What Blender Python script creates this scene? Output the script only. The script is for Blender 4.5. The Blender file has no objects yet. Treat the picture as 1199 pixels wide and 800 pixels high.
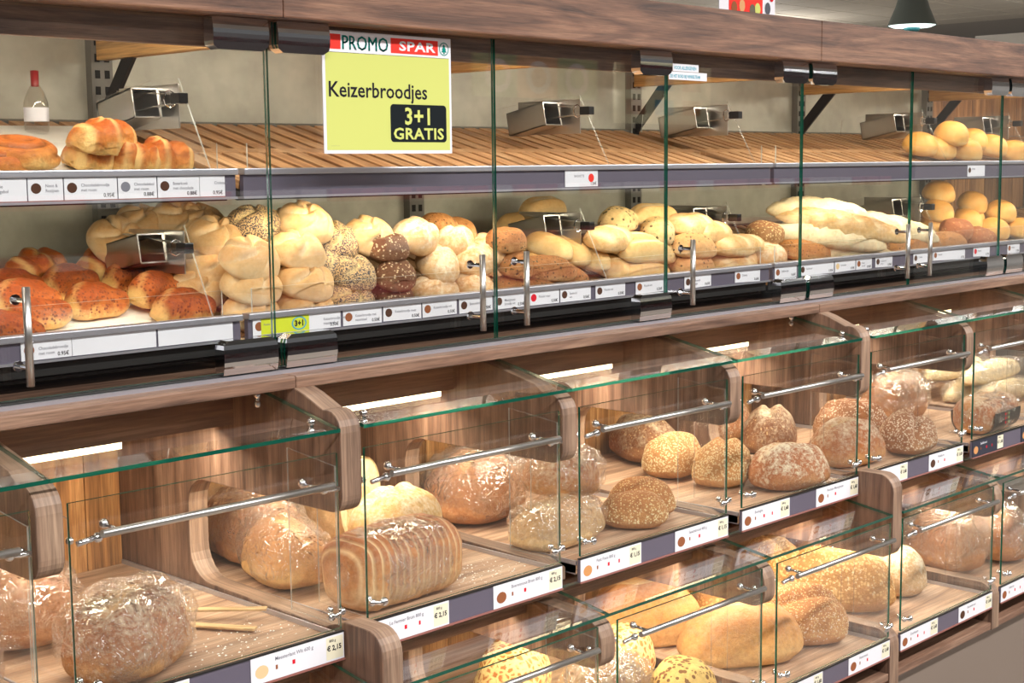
import bpy, bmesh, math, random
import numpy as np
from mathutils import Vector, Matrix, noise

random.seed(7)
SC = bpy.context.scene
COL = SC.collection
PI = math.pi

# ------------------------------------------------------------------ camera, world, lights, exposure
CAM = Vector((-1.95548, -1.95, 1.62))
cam_r = Vector((0.697843, -0.716175, -0.010396)); cam_u = Vector((0.093157, 0.076362, 0.992719)); cam_f = Vector((0.710167, 0.69373, -0.120006))
cd = bpy.data.cameras.new('camera'); cam = bpy.data.objects.new('camera', cd); COL.objects.link(cam)
M = Matrix.Identity(4)
for i in range(3):
    M[i][0] = cam_r[i]; M[i][1] = cam_u[i]; M[i][2] = -cam_f[i]; M[i][3] = CAM[i]
cam.matrix_world = M
cd.sensor_width = 36; cd.lens = 36 * 1700 / 1199; cd.clip_start = .05; cd.clip_end = 80
SC.camera = cam

world = bpy.data.worlds.new('world'); SC.world = world; world.use_nodes = True
bg = world.node_tree.nodes['Background']
bg.inputs[0].default_value = (1, .97, .94, 1); bg.inputs[1].default_value = .13

SC.view_settings.view_transform = 'Standard'; SC.view_settings.look = 'None'
SC.view_settings.gamma = 1; SC.view_settings.use_curve_mapping = False
SC.view_settings.exposure = 0.0
SC.cycles.transparent_max_bounces = 48
SC.cycles.max_bounces = 10; SC.cycles.glossy_bounces = 5; SC.cycles.diffuse_bounces = 4

def area(name, loc, sx, sy, power, color=(1, .96, .9), rot=(0, 0, 0)):
    l = bpy.data.lights.new(name, 'AREA'); l.shape = 'RECTANGLE'; l.size = sx; l.size_y = sy; l.energy = power; l.color = color
    o = bpy.data.objects.new(name, l); COL.objects.link(o); o.location = loc; o.rotation_euler = rot
    return o
for x in (-3.4, -1.6, .2, 2.0, 3.8, 5.6, 7.4):
    area('ceiling_light', (x, -2.0, 2.93), 1.3, .22, 62, (1, .97, .93))
for x in (-2.5, 1.1, 4.7, 8.3):
    area('ceiling_light', (x, -4.6, 2.93), 1.3, .22, 62, (1, .97, .93))
def fill_point(loc, power):  # added point light without a fixture, out of view, to brighten the far ceiling
    l = bpy.data.lights.new('ceiling_fill', 'POINT'); l.energy = power; l.shadow_soft_size = .15; l.color = (1, .95, .88)
    o = bpy.data.objects.new('ceiling_fill', l); COL.objects.link(o); o.location = loc
for x, y in ((7, 3), (8.5, 7), (13, 3.5), (13, 8.5), (10, 10)): fill_point((x, y, 2.75), 75)

# ------------------------------------------------------------------ materials
def S(c):  # sRGB 0-255 -> linear
    return tuple((v / 255 / 12.92 if v / 255 <= .04045 else ((v / 255 + .055) / 1.055) ** 2.4) for v in c)
MATS = {}
def new_mat(name):
    m = bpy.data.materials.new(name); m.use_nodes = True
    nt = m.node_tree; b = nt.nodes['Principled BSDF']
    MATS[name] = m
    return m, nt, b
def N(nt, t, **kw):
    n = nt.nodes.new(t)
    for k, v in kw.items():
        if k.startswith('i_'): n.inputs[k[2:].replace('_', ' ')].default_value = v
        else: setattr(n, k, v)
    return n
def ramp(nt, stops):
    r = nt.nodes.new('ShaderNodeValToRGB'); e = r.color_ramp.elements
    while len(e) < len(stops): e.new(.5)
    for el, (p, c) in zip(e, stops):
        el.position = p; el.color = (*c, 1) if len(c) == 3 else c
    return r
def mixc(nt, fac, a, b, blend='MIX'):
    n = nt.nodes.new('ShaderNodeMix'); n.data_type = 'RGBA'; n.blend_type = blend
    for sock, v in ((n.inputs[0], fac), (n.inputs[6], a), (n.inputs[7], b)):
        if hasattr(v, 'is_linked') or isinstance(v, bpy.types.NodeSocket): nt.links.new(v, sock)
        elif isinstance(v, (int, float)): sock.default_value = v
        else: sock.default_value = (*v, 1)
    return n.outputs[2]
def math_(nt, op, a, b=0.0, clamp=False):
    n = nt.nodes.new('ShaderNodeMath'); n.operation = op; n.use_clamp = clamp
    for sock, v in ((n.inputs[0], a), (n.inputs[1], b)):
        if isinstance(v, bpy.types.NodeSocket): nt.links.new(v, sock)
        else: sock.default_value = v
    return n.outputs[0]
def plain(name, c, rough=.5, metal=0.0, spec=.5, emit=None, es=0):
    m, nt, b = new_mat(name)
    b.inputs['Base Color'].default_value = (*S(c), 1); b.inputs['Roughness'].default_value = rough; b.inputs['Metallic'].default_value = metal
    b.inputs['Specular IOR Level'].default_value = spec
    if emit: b.inputs['Emission Color'].default_value = (*S(emit), 1); b.inputs['Emission Strength'].default_value = es
    return m

def wood(name, dark, mid, light, axis, rough=.5, sc=1.0, rnd=True, tone=.25):
    m, nt, b = new_mat(name); L = nt.links
    tc = N(nt, 'ShaderNodeTexCoord'); oi = N(nt, 'ShaderNodeObjectInfo')
    off = N(nt, 'ShaderNodeVectorMath', operation='SCALE'); off.inputs[0].default_value = (37, 53, 71); L.new(oi.outputs['Random'], off.inputs['Scale'])
    add = N(nt, 'ShaderNodeVectorMath', operation='ADD'); L.new(tc.outputs['Object'], add.inputs[0])
    if rnd: L.new(off.outputs[0], add.inputs[1])
    def scaled(al, ac):
        mp = N(nt, 'ShaderNodeMapping'); s = [ac * sc] * 3
        for ax in axis: s['XYZ'.index(ax)] = al * sc
        mp.inputs['Scale'].default_value = s; L.new(add.outputs[0], mp.inputs['Vector']); return mp.outputs[0]
    n1 = N(nt, 'ShaderNodeTexNoise', i_Scale=1.0, i_Detail=5.0, i_Roughness=.6, i_Distortion=1.3); L.new(scaled(1.6, 17), n1.inputs['Vector'])
    n2 = N(nt, 'ShaderNodeTexNoise', i_Scale=1.0, i_Detail=3.0, i_Roughness=.7); L.new(scaled(9, 240), n2.inputs['Vector'])
    wv = N(nt, 'ShaderNodeTexWave', wave_type='RINGS', i_Scale=1.0, i_Distortion=9.0, i_Detail=3.0, i_Detail_Scale=.7); L.new(scaled(1.2, 9), wv.inputs['Vector'])
    r1 = ramp(nt, [(.28, S(dark)), (.5, S(mid)), (.74, S(light))]); L.new(n1.outputs[0], r1.inputs[0])
    r2 = ramp(nt, [(.3, (.58, .56, .55)), (.62, (1.06, 1.05, 1.04))]); L.new(n2.outputs[0], r2.inputs[0])
    c = mixc(nt, 1.0, r1.outputs[0], r2.outputs[0], 'MULTIPLY')
    r3 = ramp(nt, [(.0, (.62, .6, .6)), (.35, (1, 1, 1))]); L.new(wv.outputs[0], r3.inputs[0])
    c = mixc(nt, .55, c, mixc(nt, 1.0, c, r3.outputs[0], 'MULTIPLY'))
    if rnd:
        v = N(nt, 'ShaderNodeHueSaturation'); L.new(c, v.inputs['Color'])
        L.new(math_(nt, 'ADD', math_(nt, 'MULTIPLY', oi.outputs['Random'], 2 * tone), 1 - tone), v.inputs['Value']); c = v.outputs[0]
    L.new(c, b.inputs['Base Color']); b.inputs['Roughness'].default_value = rough
    bp = N(nt, 'ShaderNodeBump', i_Strength=.18, i_Distance=.002); L.new(n2.outputs[0], bp.inputs['Height']); L.new(bp.outputs[0], b.inputs['Normal'])
    return m
WC = ((84, 58, 46), (134, 102, 84), (170, 138, 116))
wood('wood_x', *WC, 'X', tone=.08); wood('wood_y', *WC, 'Y', tone=.1); wood('wood_z', (70, 50, 42), (118, 90, 75), (158, 128, 108), 'Z', tone=.1)
wood('wood_edge', (112, 88, 74), (152, 124, 104), (186, 158, 134), 'YZ', tone=.08)
wood('wood_cornice', (66, 42, 32), (128, 90, 70), (164, 124, 98), 'X', tone=.06, rnd=False, sc=1.3)
wood('wood_plank', (92, 60, 38), (176, 126, 78), (218, 174, 120), 'Z', tone=.22, rough=.55)
wood('wood_slat', (156, 106, 68), (202, 154, 108), (226, 186, 142), 'Y', tone=.1, rough=.5)
wood('wood_tray', (136, 102, 80), (186, 150, 122), (216, 188, 162), 'X', tone=.08, rough=.6)
wood('wood_rib', (170, 118, 62), (206, 156, 92), (226, 184, 124), 'Y', tone=.06)
wood('wood_tong', (200, 160, 110), (222, 186, 136), (236, 206, 160), 'X', tone=.04)
plain('alu', (186, 186, 196), .35, .75); plain('mauve', (98, 92, 108), .4); plain('chrome', (228, 230, 235), .06, 1.0); plain('steel', (206, 204, 202), .3, 1.0)
plain('black_plastic', (18, 18, 20), .3); plain('dark', (26, 24, 26), .6); plain('white_card', (232, 232, 240), .6, 0.0, .2); plain('cream_card', (236, 230, 205), .5)
plain('ink', (40, 38, 46), .8, 0.0, .1); plain('ink_grey', (128, 128, 140), .8, 0.0, .1); plain('ink_red', (214, 34, 52), .8, 0.0, .1); plain('sign_red', (240, 66, 58), .8, 0.0, .1); plain('sign_yellow', (208, 215, 122), .8, 0.0, .1)
plain('sign_teal', (12, 138, 128), .8, 0.0, .1); plain('sign_black', (28, 34, 38), .8, 0.0, .1); plain('tag_yellow', (212, 222, 60), .8, 0.0, .1); plain('tag_blue', (84, 168, 190), .5); plain('crumb_beige', (226, 196, 150), .6); plain('print_brown', (150, 92, 62), .8, 0.0, .1)
plain('print_dark', (88, 60, 48), .8, 0.0, .1); plain('tag_navy', (44, 46, 62), .45); plain('paper', (240, 236, 226), .65); plain('led', (255, 244, 214), .4, emit=(255, 236, 190), es=7)
plain('plinth', (128, 114, 104), .5); plain('gap_black', (14, 12, 12), .8); plain('orange_line', (150, 96, 88), .5)
plain('floor_tile', (128, 118, 108), .3); plain('ceil_tile', (206, 198, 184), .8); plain('ceil_bar', (168, 160, 150), .6); plain('wall_paint', (214, 210, 204), .8); plain('lamp_shade', (96, 104, 100), .45)
plain('lamp_glow', (235, 250, 245), .5, emit=(225, 245, 238), es=2.2); plain('lamp_teal', (60, 140, 150), .4)
plain('meat_pink', (214, 96, 100), .35); plain('meat_red', (176, 44, 50), .35); plain('pack_white', (232, 230, 228), .3); plain('poster_green', (150, 180, 120), .5); plain('poster_orange', (214, 150, 90), .5); plain('poster_cream', (235, 228, 190), .5)
plain('bottle_red', (150, 40, 40), .35); plain('seed_sesame', (234, 214, 168), .5); plain('seed_oat', (228, 204, 176), .6); plain('seed_dark', (86, 72, 46), .5); plain('seed_poppy', (64, 66, 78), .5)
plain('case_dark', (48, 42, 44), .4); plain('upright_grey', (116, 114, 108), .55); plain('screen_blue', (70, 84, 210), .3)

def back_metal():
    m, nt, b = new_mat('back_metal'); L = nt.links
    tc = N(nt, 'ShaderNodeTexCoord'); n = N(nt, 'ShaderNodeTexNoise', i_Scale=9.0, i_Detail=6.0, i_Roughness=.65); L.new(tc.outputs['Object'], n.inputs['Vector'])
    r = ramp(nt, [(.3, S((156, 154, 142))), (.7, S((188, 186, 172)))]); L.new(n.outputs[0], r.inputs[0]); L.new(r.outputs[0], b.inputs['Base Color'])
    b.inputs['Roughness'].default_value = .42; b.inputs['Metallic'].default_value = .25
back_metal()

def clear(name, tint, f0, rough=0.0, wrinkle=0.0, haze=0.0, gain=1.0, power=5.0):
    """thin clear sheet: see-through with a Fresnel mirror reflection (Schlick)"""
    m, nt, b = new_mat(name); L = nt.links; nt.nodes.remove(b)
    out = nt.nodes['Material Output']
    tr = N(nt, 'ShaderNodeBsdfTransparent'); tr.inputs[0].default_value = (*tint, 1)
    gl = N(nt, 'ShaderNodeBsdfGlossy'); gl.inputs['Roughness'].default_value = rough; gl.inputs['Color'].default_value = (1, 1, 1, 1)
    lw = N(nt, 'ShaderNodeLayerWeight', i_Blend=.5)
    fac = math_(nt, 'ADD', math_(nt, 'MULTIPLY', math_(nt, 'POWER', lw.outputs['Facing'], power), gain * (1 - f0)), f0, True)
    if wrinkle:
        tc = N(nt, 'ShaderNodeTexCoord'); n1 = N(nt, 'ShaderNodeTexNoise', i_Scale=20.0, i_Detail=2.5, i_Distortion=3.0); L.new(tc.outputs['Object'], n1.inputs['Vector'])
        r = N(nt, 'ShaderNodeMath', operation='ABSOLUTE'); L.new(math_(nt, 'SUBTRACT', n1.outputs[0], .5), r.inputs[0])
        bp = N(nt, 'ShaderNodeBump', i_Strength=wrinkle, i_Distance=.03); L.new(r.outputs[0], bp.inputs['Height'])
        L.new(bp.outputs[0], gl.inputs['Normal']); L.new(bp.outputs[0], lw.inputs['Normal'])
    mx = N(nt, 'ShaderNodeMixShader'); L.new(fac, mx.inputs[0]); L.new(tr.outputs[0], mx.inputs[1]); L.new(gl.outputs[0], mx.inputs[2])
    res = mx.outputs[0]
    if haze:
        df = N(nt, 'ShaderNodeBsdfDiffuse'); df.inputs[0].default_value = (.95, .93, .9, 1)
        m2 = N(nt, 'ShaderNodeMixShader'); m2.inputs[0].default_value = haze; L.new(res, m2.inputs[1]); L.new(df.outputs[0], m2.inputs[2]); res = m2.outputs[0]
    L.new(res, out.inputs[0]); return m
clear('glass', (.985, .995, .99), .04); clear('acrylic', (.99, .99, .99), .04); clear('bag', (.985, .985, .98), .07, .05, 1.0, .03, 1.0, 2.6); clear('bottle_glass', (.9, .88, .86), .06, 0, 0, 0, 1, 3)
def glass_edge(name, c, rough=.15):
    m = plain(name, c, rough); m.node_tree.nodes['Principled BSDF'].inputs['Transmission Weight'].default_value = .25; return m
glass_edge('glass_edge', (10, 84, 68))
def faint_edge():
    m, nt, b = new_mat('acrylic_edge'); b.inputs['Base Color'].default_value = (*S((205, 208, 200)), 1); b.inputs['Roughness'].default_value = .2; b.inputs['Alpha'].default_value = .38
faint_edge()
clear('guard', (.99, .99, .99), .04); plain('guard_edge', (226, 226, 218), .3)

def bread(name, top, side, pale, flour=0.0, spots=None, bump=.5, rough=.6, crease=None, crackle=None, fscale=60.0, mott=.6):
    m, nt, b = new_mat(name); L = nt.links
    tc = N(nt, 'ShaderNodeTexCoord'); oi = N(nt, 'ShaderNodeObjectInfo'); ge = N(nt, 'ShaderNodeNewGeometry')
    off = N(nt, 'ShaderNodeVectorMath', operation='SCALE'); off.inputs[0].default_value = (3, 5, 7); L.new(oi.outputs['Random'], off.inputs['Scale'])
    add = N(nt, 'ShaderNodeVectorMath', operation='ADD'); L.new(tc.outputs['Object'], add.inputs[0]); L.new(off.outputs[0], add.inputs[1]); V = add.outputs[0]
    def noi(s, d=4.0, ro=.6, dist=0.0):
        n = N(nt, 'ShaderNodeTexNoise', i_Scale=s, i_Detail=d, i_Roughness=ro, i_Distortion=dist); L.new(V, n.inputs['Vector']); return n.outputs[0]
    big = noi(26.0, 5.0, .65); mid_ = noi(95.0, 6.0, .7); fine = noi(420.0, 3.0, .7)
    # bake colour: sides and base paler, crown browner (baked crust)
    sx = N(nt, 'ShaderNodeSeparateXYZ'); L.new(tc.outputs['Generated'], sx.inputs[0])
    h = math_(nt, 'ADD', sx.outputs['Z'], math_(nt, 'MULTIPLY', math_(nt, 'SUBTRACT', big, .5), 1.1))
    r = ramp(nt, [(.16, S(pale)), (.42, S(side)), (.86, S(top))]); L.new(h, r.inputs[0]); c = r.outputs[0]
    rm = ramp(nt, [(.30, (.60, .52, .45)), (.5, (.95, .93, .9)), (.68, (1.12, 1.12, 1.12))]); L.new(mid_, rm.inputs[0]); c = mixc(nt, mott, c, mixc(nt, 1.0, c, rm.outputs[0], 'MULTIPLY'))
    at = N(nt, 'ShaderNodeAttribute', attribute_name='crease')
    if crease: c = mixc(nt, math_(nt, 'MULTIPLY', at.outputs['Fac'], .9, True), c, S(crease))
    if crackle:
        vo = N(nt, 'ShaderNodeTexVoronoi', feature='DISTANCE_TO_EDGE', i_Scale=68.0); 
        dis = N(nt, 'ShaderNodeVectorMath', operation='ADD'); L.new(V, dis.inputs[0]); sc_ = N(nt, 'ShaderNodeVectorMath', operation='SCALE', i_Scale=.012)
        nc = N(nt, 'ShaderNodeTexNoise', i_Scale=60.0); L.new(V, nc.inputs['Vector']); L.new(nc.outputs[1], sc_.inputs[0]); L.new(sc_.outputs[0], dis.inputs[1]); L.new(dis.outputs[0], vo.inputs['Vector'])
        rc = ramp(nt, [(.10, (0, 0, 0)), (.22, (1, 1, 1))]); L.new(vo.outputs['Distance'], rc.inputs[0])
        c = mixc(nt, rc.outputs[0], c, S(crackle))
    if spots:
        col, scale, thr, dens = spots
        vo = N(nt, 'ShaderNodeTexVoronoi', i_Scale=scale); L.new(V, vo.inputs['Vector'])
        near = math_(nt, 'LESS_THAN', vo.outputs['Distance'], thr)
        sxx = N(nt, 'ShaderNodeSeparateColor'); L.new(vo.outputs['Color'], sxx.inputs[0])
        pick = math_(nt, 'LESS_THAN', math_(nt, 'ADD', sxx.outputs[0], math_(nt, 'MULTIPLY', math_(nt, 'SUBTRACT', big, .5), 1.2)), dens)
        f = math_(nt, 'MULTIPLY', near, pick)
        if crease: f = math_(nt, 'MULTIPLY', f, math_(nt, 'SUBTRACT', 1.0, at.outputs['Fac'], True))
        f = math_(nt, 'MULTIPLY', f, math_(nt, 'GREATER_THAN', sx.outputs['Z'], .22))
        c = mixc(nt, f, c, S(col))
    if flour:
        sn = N(nt, 'ShaderNodeSeparateXYZ'); L.new(ge.outputs['Normal'], sn.inputs[0])
        fn = noi(fscale * 2, 5.0, .7, .3)
        f = math_(nt, 'MULTIPLY', math_(nt, 'ADD', math_(nt, 'MULTIPLY', math_(nt, 'SUBTRACT', fn, .47), 5.0), math_(nt, 'ADD', math_(nt, 'MULTIPLY', math_(nt, 'SUBTRACT', sx.outputs['Z'], .45), 1.2), math_(nt, 'MULTIPLY', math_(nt, 'SUBTRACT', big, .5), 4.0))), flour, True)
        c = mixc(nt, math_(nt, 'MINIMUM', f, .92), c, S((240, 226, 196)))
    L.new(c, b.inputs['Base Color']); b.inputs['Roughness'].default_value = rough; b.inputs['Specular IOR Level'].default_value = .3
    hh = math_(nt, 'ADD', mid_, math_(nt, 'MULTIPLY', fine, .35))
    bp = N(nt, 'ShaderNodeBump', i_Strength=min(bump * 1.3, 1.0), i_Distance=.006); L.new(hh, bp.inputs['Height']); L.new(bp.outputs[0], b.inputs['Normal'])
    return m
bread('kaiser', (212, 160, 98), (230, 194, 144), (236, 212, 172), .15, crease=(240, 218, 178), bump=.2, mott=.3)
bread('poppy', (206, 170, 122), (214, 184, 140), (226, 200, 160), 0, ((58, 60, 72), 420.0, .5, .95), bump=.35, crease=(240, 214, 156))
bread('dark_roll', (112, 72, 48), (128, 86, 60), (150, 106, 76), 0, ((222, 196, 160), 190.0, .36, .45), bump=.9)
bread('floury', (206, 156, 102), (222, 182, 132), (216, 172, 120), .5, bump=.3, crease=(236, 214, 178), mott=.4)
bread('brown_roll', (186, 126, 72), (200, 146, 92), (220, 178, 126), 0, ((96, 66, 40), 170.0, .3, .4), bump=.6)
bread('seeded', (172, 114, 66), (190, 134, 84), (214, 170, 116), 0, ((92, 76, 50), 150.0, .33, .45), bump=.9)
bread('pale_stick', (220, 172, 104), (232, 200, 142), (232, 208, 164), .1, bump=.2, crease=(240, 220, 176), mott=.3)
bread('gold_roll', (220, 158, 76), (230, 182, 104), (236, 206, 146), 0, bump=.15, rough=.45, mott=.25)
bread('pumpkin', (226, 192, 134), (228, 196, 142), (232, 206, 160), 0, ((104, 92, 58), 95.0, .34, .5), bump=.6)
bread('olive', (214, 160, 104), (220, 174, 122), (230, 196, 150), 0, ((94, 84, 56), 110.0, .3, .3), bump=.5)
bread('baguette', (214, 160, 96), (226, 184, 124), (236, 208, 160), .2, bump=.35, crease=(240, 216, 168))
bread('baguette_pale', (236, 208, 158), (240, 220, 176), (236, 214, 170), .45, bump=.3, crease=(246, 232, 198))
bread('grain', (150, 104, 62), (168, 122, 76), (196, 152, 104), 0, ((222, 190, 136), 170.0, .4, .6), bump=1.0)
bread('almond', (176, 104, 62), (190, 120, 76), (206, 146, 98), 0, ((226, 176, 120), 120.0, .34, .4), bump=.9)
bread('pastry', (166, 78, 34), (196, 108, 48), (236, 184, 108), 0, ((126, 58, 30), 190.0, .42, .5), bump=.6, rough=.3, crease=(242, 200, 126), mott=.9)
bread('pastry_gold', (182, 92, 36), (212, 132, 60), (240, 194, 116), 0, None, bump=.5, rough=.3, crease=(244, 206, 134), mott=.95)
bread('pastry_spiral', (188, 104, 46), (214, 142, 68), (240, 196, 120), 0, None, bump=.5, rough=.35, crease=(96, 54, 32), mott=.9)
bread('rustic', (158, 86, 46), (186, 114, 64), (216, 160, 104), .45, bump=.9, crease=(228, 180, 120))
bread('rustic_dark', (120, 74, 46), (146, 94, 58), (176, 124, 80), .35, ((206, 170, 120), 150.0, .3, .25), bump=.9)
bread('country', (166, 92, 50), (184, 112, 64), (204, 144, 94), .7, bump=.7, crease=(222, 168, 110))
bread('floury_loaf', (214, 168, 104), (218, 176, 114), (208, 162, 106), .45, bump=.5, crease=(210, 180, 140))
bread('boule', (206, 160, 108), (214, 174, 126), (222, 190, 146), .8, bump=.6, crease=(220, 158, 100))
bread('sesame_loaf', (190, 132, 76), (202, 148, 92), (216, 164, 110), 0, ((238, 214, 164), 200.0, .42, .8), bump=.8)
bread('sesame_dark', (178, 116, 66), (196, 138, 84), (210, 156, 104), 0, ((222, 186, 132), 210.0, .4, .6), bump=.9)
bread('oat_loaf', (152, 98, 64), (170, 114, 74), (190, 136, 92), 0, ((230, 208, 182), 180.0, .4, .65), bump=1.0)
bread('coarse_loaf', (196, 144, 82), (202, 150, 90), (206, 156, 100), 0, ((232, 192, 130), 130.0, .45, .6), bump=1.1)
bread('tin_loaf', (190, 122, 62), (216, 160, 96), (226, 182, 122), .12, bump=.35, crease=(240, 212, 156))
bread('tin_brown', (146, 86, 48), (174, 112, 66), (194, 138, 90), .15, bump=.5, crease=(212, 164, 112))
bread('sliced', (168, 98, 54), (200, 140, 88), (222, 180, 132), .1, bump=.35, crease=(238, 206, 158))
bread('loaf_cut', (196, 142, 88), (216, 176, 122), (224, 192, 142), .4, bump=.5, crease=(240, 216, 168))
bread('tiger', (244, 212, 142), (244, 210, 142), (240, 208, 150), 0, None, bump=.4, crackle=(188, 114, 48), mott=.4)
bread('tiger_dark', (232, 194, 114), (228, 184, 106), (232, 196, 132), 0, ((132, 86, 42), 80.0, .42, .85), bump=.6)
bread('crumb', (240, 222, 178), (240, 222, 178), (236, 214, 166), .3, bump=.6)

# ------------------------------------------------------------------ mesh helpers
def link(o, parent=None):
    COL.objects.link(o)
    if parent is not None: o.parent = parent
    return o
def tag(o, label=None, cat=None, group=None, kind=None):
    if label: o['label'] = label
    if cat: o['category'] = cat
    if group: o['group'] = group
    if kind: o['kind'] = kind
    return o
def thing(name, label, cat, loc=(0, 0, 0), rot=(0, 0, 0), group=None):
    o = bpy.data.objects.new(name, None); COL.objects.link(o); o.empty_display_size = .05
    o.location = loc; o.rotation_euler = rot
    return tag(o, label, cat, group)
def mk(name, me, parent=None, loc=(0, 0, 0), rot=(0, 0, 0)):
    o = bpy.data.objects.new(name, me); link(o, parent); o.location = loc; o.rotation_euler = rot; return o
def md(name, vs, fs, mats, idx=None, smooth=False):
    me = bpy.data.meshes.new(name); me.from_pydata([tuple(v) for v in vs], [], fs)
    for m in (mats if isinstance(mats, (list, tuple)) else [mats]): me.materials.append(MATS[m])
    if idx is not None: me.polygons.foreach_set('material_index', idx)
    if smooth: me.polygons.foreach_set('use_smooth', [True] * len(me.polygons))
    me.update(); return me
class MB:
    def __init__(s): s.v = []; s.f = []; s.i = []
    def poly(s, vs, fs, mi=0):
        o = len(s.v); s.v += [tuple(v) for v in vs]; s.f += [[a + o for a in f] for f in fs]; s.i += [mi] * len(fs); return s
    def box(s, x0, x1, y0, y1, z0, z1, mi=0, rot=None, piv=None):
        vs = [Vector((x, y, z)) for z in (z0, z1) for y in (y0, y1) for x in (x0, x1)]
        if rot is not None:
            p = Vector(piv if piv else ((x0 + x1) / 2, (y0 + y1) / 2, (z0 + z1) / 2)); vs = [p + rot @ (v - p) for v in vs]
        return s.poly(vs, [[0, 2, 3, 1], [4, 5, 7, 6], [0, 1, 5, 4], [2, 6, 7, 3], [0, 4, 6, 2], [1, 3, 7, 5]], mi)
    def tube(s, a, b, r, n=10, mi=0, cap=True, r2=None):
        a = Vector(a); b = Vector(b); d = (b - a).normalized(); r2 = r if r2 is None else r2
        t = d.orthogonal().normalized(); w = d.cross(t); vs = []
        for p, rr in ((a, r), (b, r2)):
            vs += [p + t * math.cos(2 * PI * k / n) * rr + w * math.sin(2 * PI * k / n) * rr for k in range(n)]
        fs = [[k, (k + 1) % n, n + (k + 1) % n, n + k] for k in range(n)]
        if cap: fs += [list(range(n))[::-1], list(range(n, 2 * n))]
        return s.poly(vs, fs, mi)
    def sphere(s, c, r, nu=10, nv=6, mi=0, sc=(1, 1, 1)):
        vs = []; fs = []
        for j in range(nv + 1):
            p = -PI / 2 + PI * j / nv
            for k in range(nu): vs.append((c[0] + r * sc[0] * math.cos(p) * math.cos(2 * PI * k / nu), c[1] + r * sc[1] * math.cos(p) * math.sin(2 * PI * k / nu), c[2] + r * sc[2] * math.sin(p)))
        for j in range(nv):
            for k in range(nu): fs.append([j * nu + k, j * nu + (k + 1) % nu, (j + 1) * nu + (k + 1) % nu, (j + 1) * nu + k])
        return s.poly(vs, fs, mi)
    def mesh(s, name, mats, smooth=False): return md(name, s.v, s.f, mats, s.i, smooth)
    def obj(s, name, mats, parent=None, bevel=0, smooth=False, loc=(0, 0, 0)):
        o = mk(name, s.mesh(name, mats, smooth), parent, loc)
        if bevel: bev(o, bevel)
        return o
def bev(o, w, n=2):
    bm = bmesh.new(); bm.from_mesh(o.data); bmesh.ops.remove_doubles(bm, verts=bm.verts, dist=1e-6)
    es = [e for e in bm.edges if len(e.link_faces) == 2 and e.calc_face_angle(0) > .5]
    bmesh.ops.bevel(bm, geom=es, offset=w, segments=n, affect='EDGES', profile=.6); bm.to_mesh(o.data); bm.free()
    return o
def box(name, x0, x1, y0, y1, z0, z1, mat, parent=None, bevel=0):
    return MB().box(x0, x1, y0, y1, z0, z1).obj(name, mat, parent, bevel)
def slab(name, x0, x1, y0, y1, z0, z1, kind, parent=None, axis=1):
    """clear sheet: faces square to `axis` are clear, its cut edges take the edge material"""
    b = MB().box(x0, x1, y0, y1, z0, z1); big = {2: (0, 1), 1: (2, 3), 0: (4, 5)}[axis]
    b.i = [0 if k in big else 1 for k in range(6)]
    return b.obj(name, [kind, kind + '_edge'], parent)
def arc(cx, cy, r, a0, a1, n=6):
    return [(cx + r * math.cos(math.radians(a0 + (a1 - a0) * k / n)), cy + r * math.sin(math.radians(a0 + (a1 - a0) * k / n))) for k in range(n + 1)]
def prism_x(pts, x0, x1):
    """YZ outline extruded along X: side faces slot 0, rim slot 1"""
    n = len(pts); b = MB()
    b.poly([(x0, y, z) for y, z in pts] + [(x1, y, z) for y, z in pts], [list(range(n)), list(range(n, 2 * n))[::-1]], 0)
    b.f += [[k, n + k, n + (k + 1) % n, (k + 1) % n] for k in range(n)]; b.i += [1] * n
    return b
def fixn(o):
    bm = bmesh.new(); bm.from_mesh(o.data); bmesh.ops.recalc_face_normals(bm, faces=bm.faces); bm.to_mesh(o.data); bm.free(); return o
_tc = {}
def text(s, size, mat, parent, x, y, z, bold=0.0, sx=1.0, align='LEFT', name='lettering', shear=0.0):
    key = (s, size, mat, bold, sx, align, shear)
    if key not in _tc:
        cu = bpy.data.curves.new('t', 'FONT'); cu.body = s; cu.size = size; cu.offset = bold; cu.align_x = align; cu.shear = shear; cu.resolution_u = 2; cu.space_character = 1.06 if bold > .0005 else 1.0
        to = bpy.data.objects.new('t', cu); me = bpy.data.meshes.new_from_object(to)
        bpy.data.objects.remove(to); me.transform(Matrix.Diagonal((sx, 1, 1, 1)))
        me.materials.clear(); me.materials.append(MATS[mat]); me.name = 'lettering'; _tc[key] = me
    return mk(name, _tc[key], parent, (x, y, z), (PI / 2, 0, 0))
def flat_disc(name, mat, parent, x, y, z, rx, rz, n=14, inner=0.0):
    vs = [(math.cos(2 * PI * k / n) * rx, 0, math.sin(2 * PI * k / n) * rz) for k in range(n)]
    if inner:
        vs += [(a * inner, b, c * inner) for a, b, c in vs]; fs = [[k, (k + 1) % n, n + (k + 1) % n, n + k] for k in range(n)]
    else: fs = [list(range(n))]
    return mk(name, md(name, vs, fs, mat), parent, (x, y, z))
def flat_rect(name, mat, parent, x0, x1, y, z0, z1):
    return mk(name, md(name, [(x0, 0, z0), (x1, 0, z0), (x1, 0, z1), (x0, 0, z1)], [[0, 1, 2, 3]], mat), parent, (0, y, 0))

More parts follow.
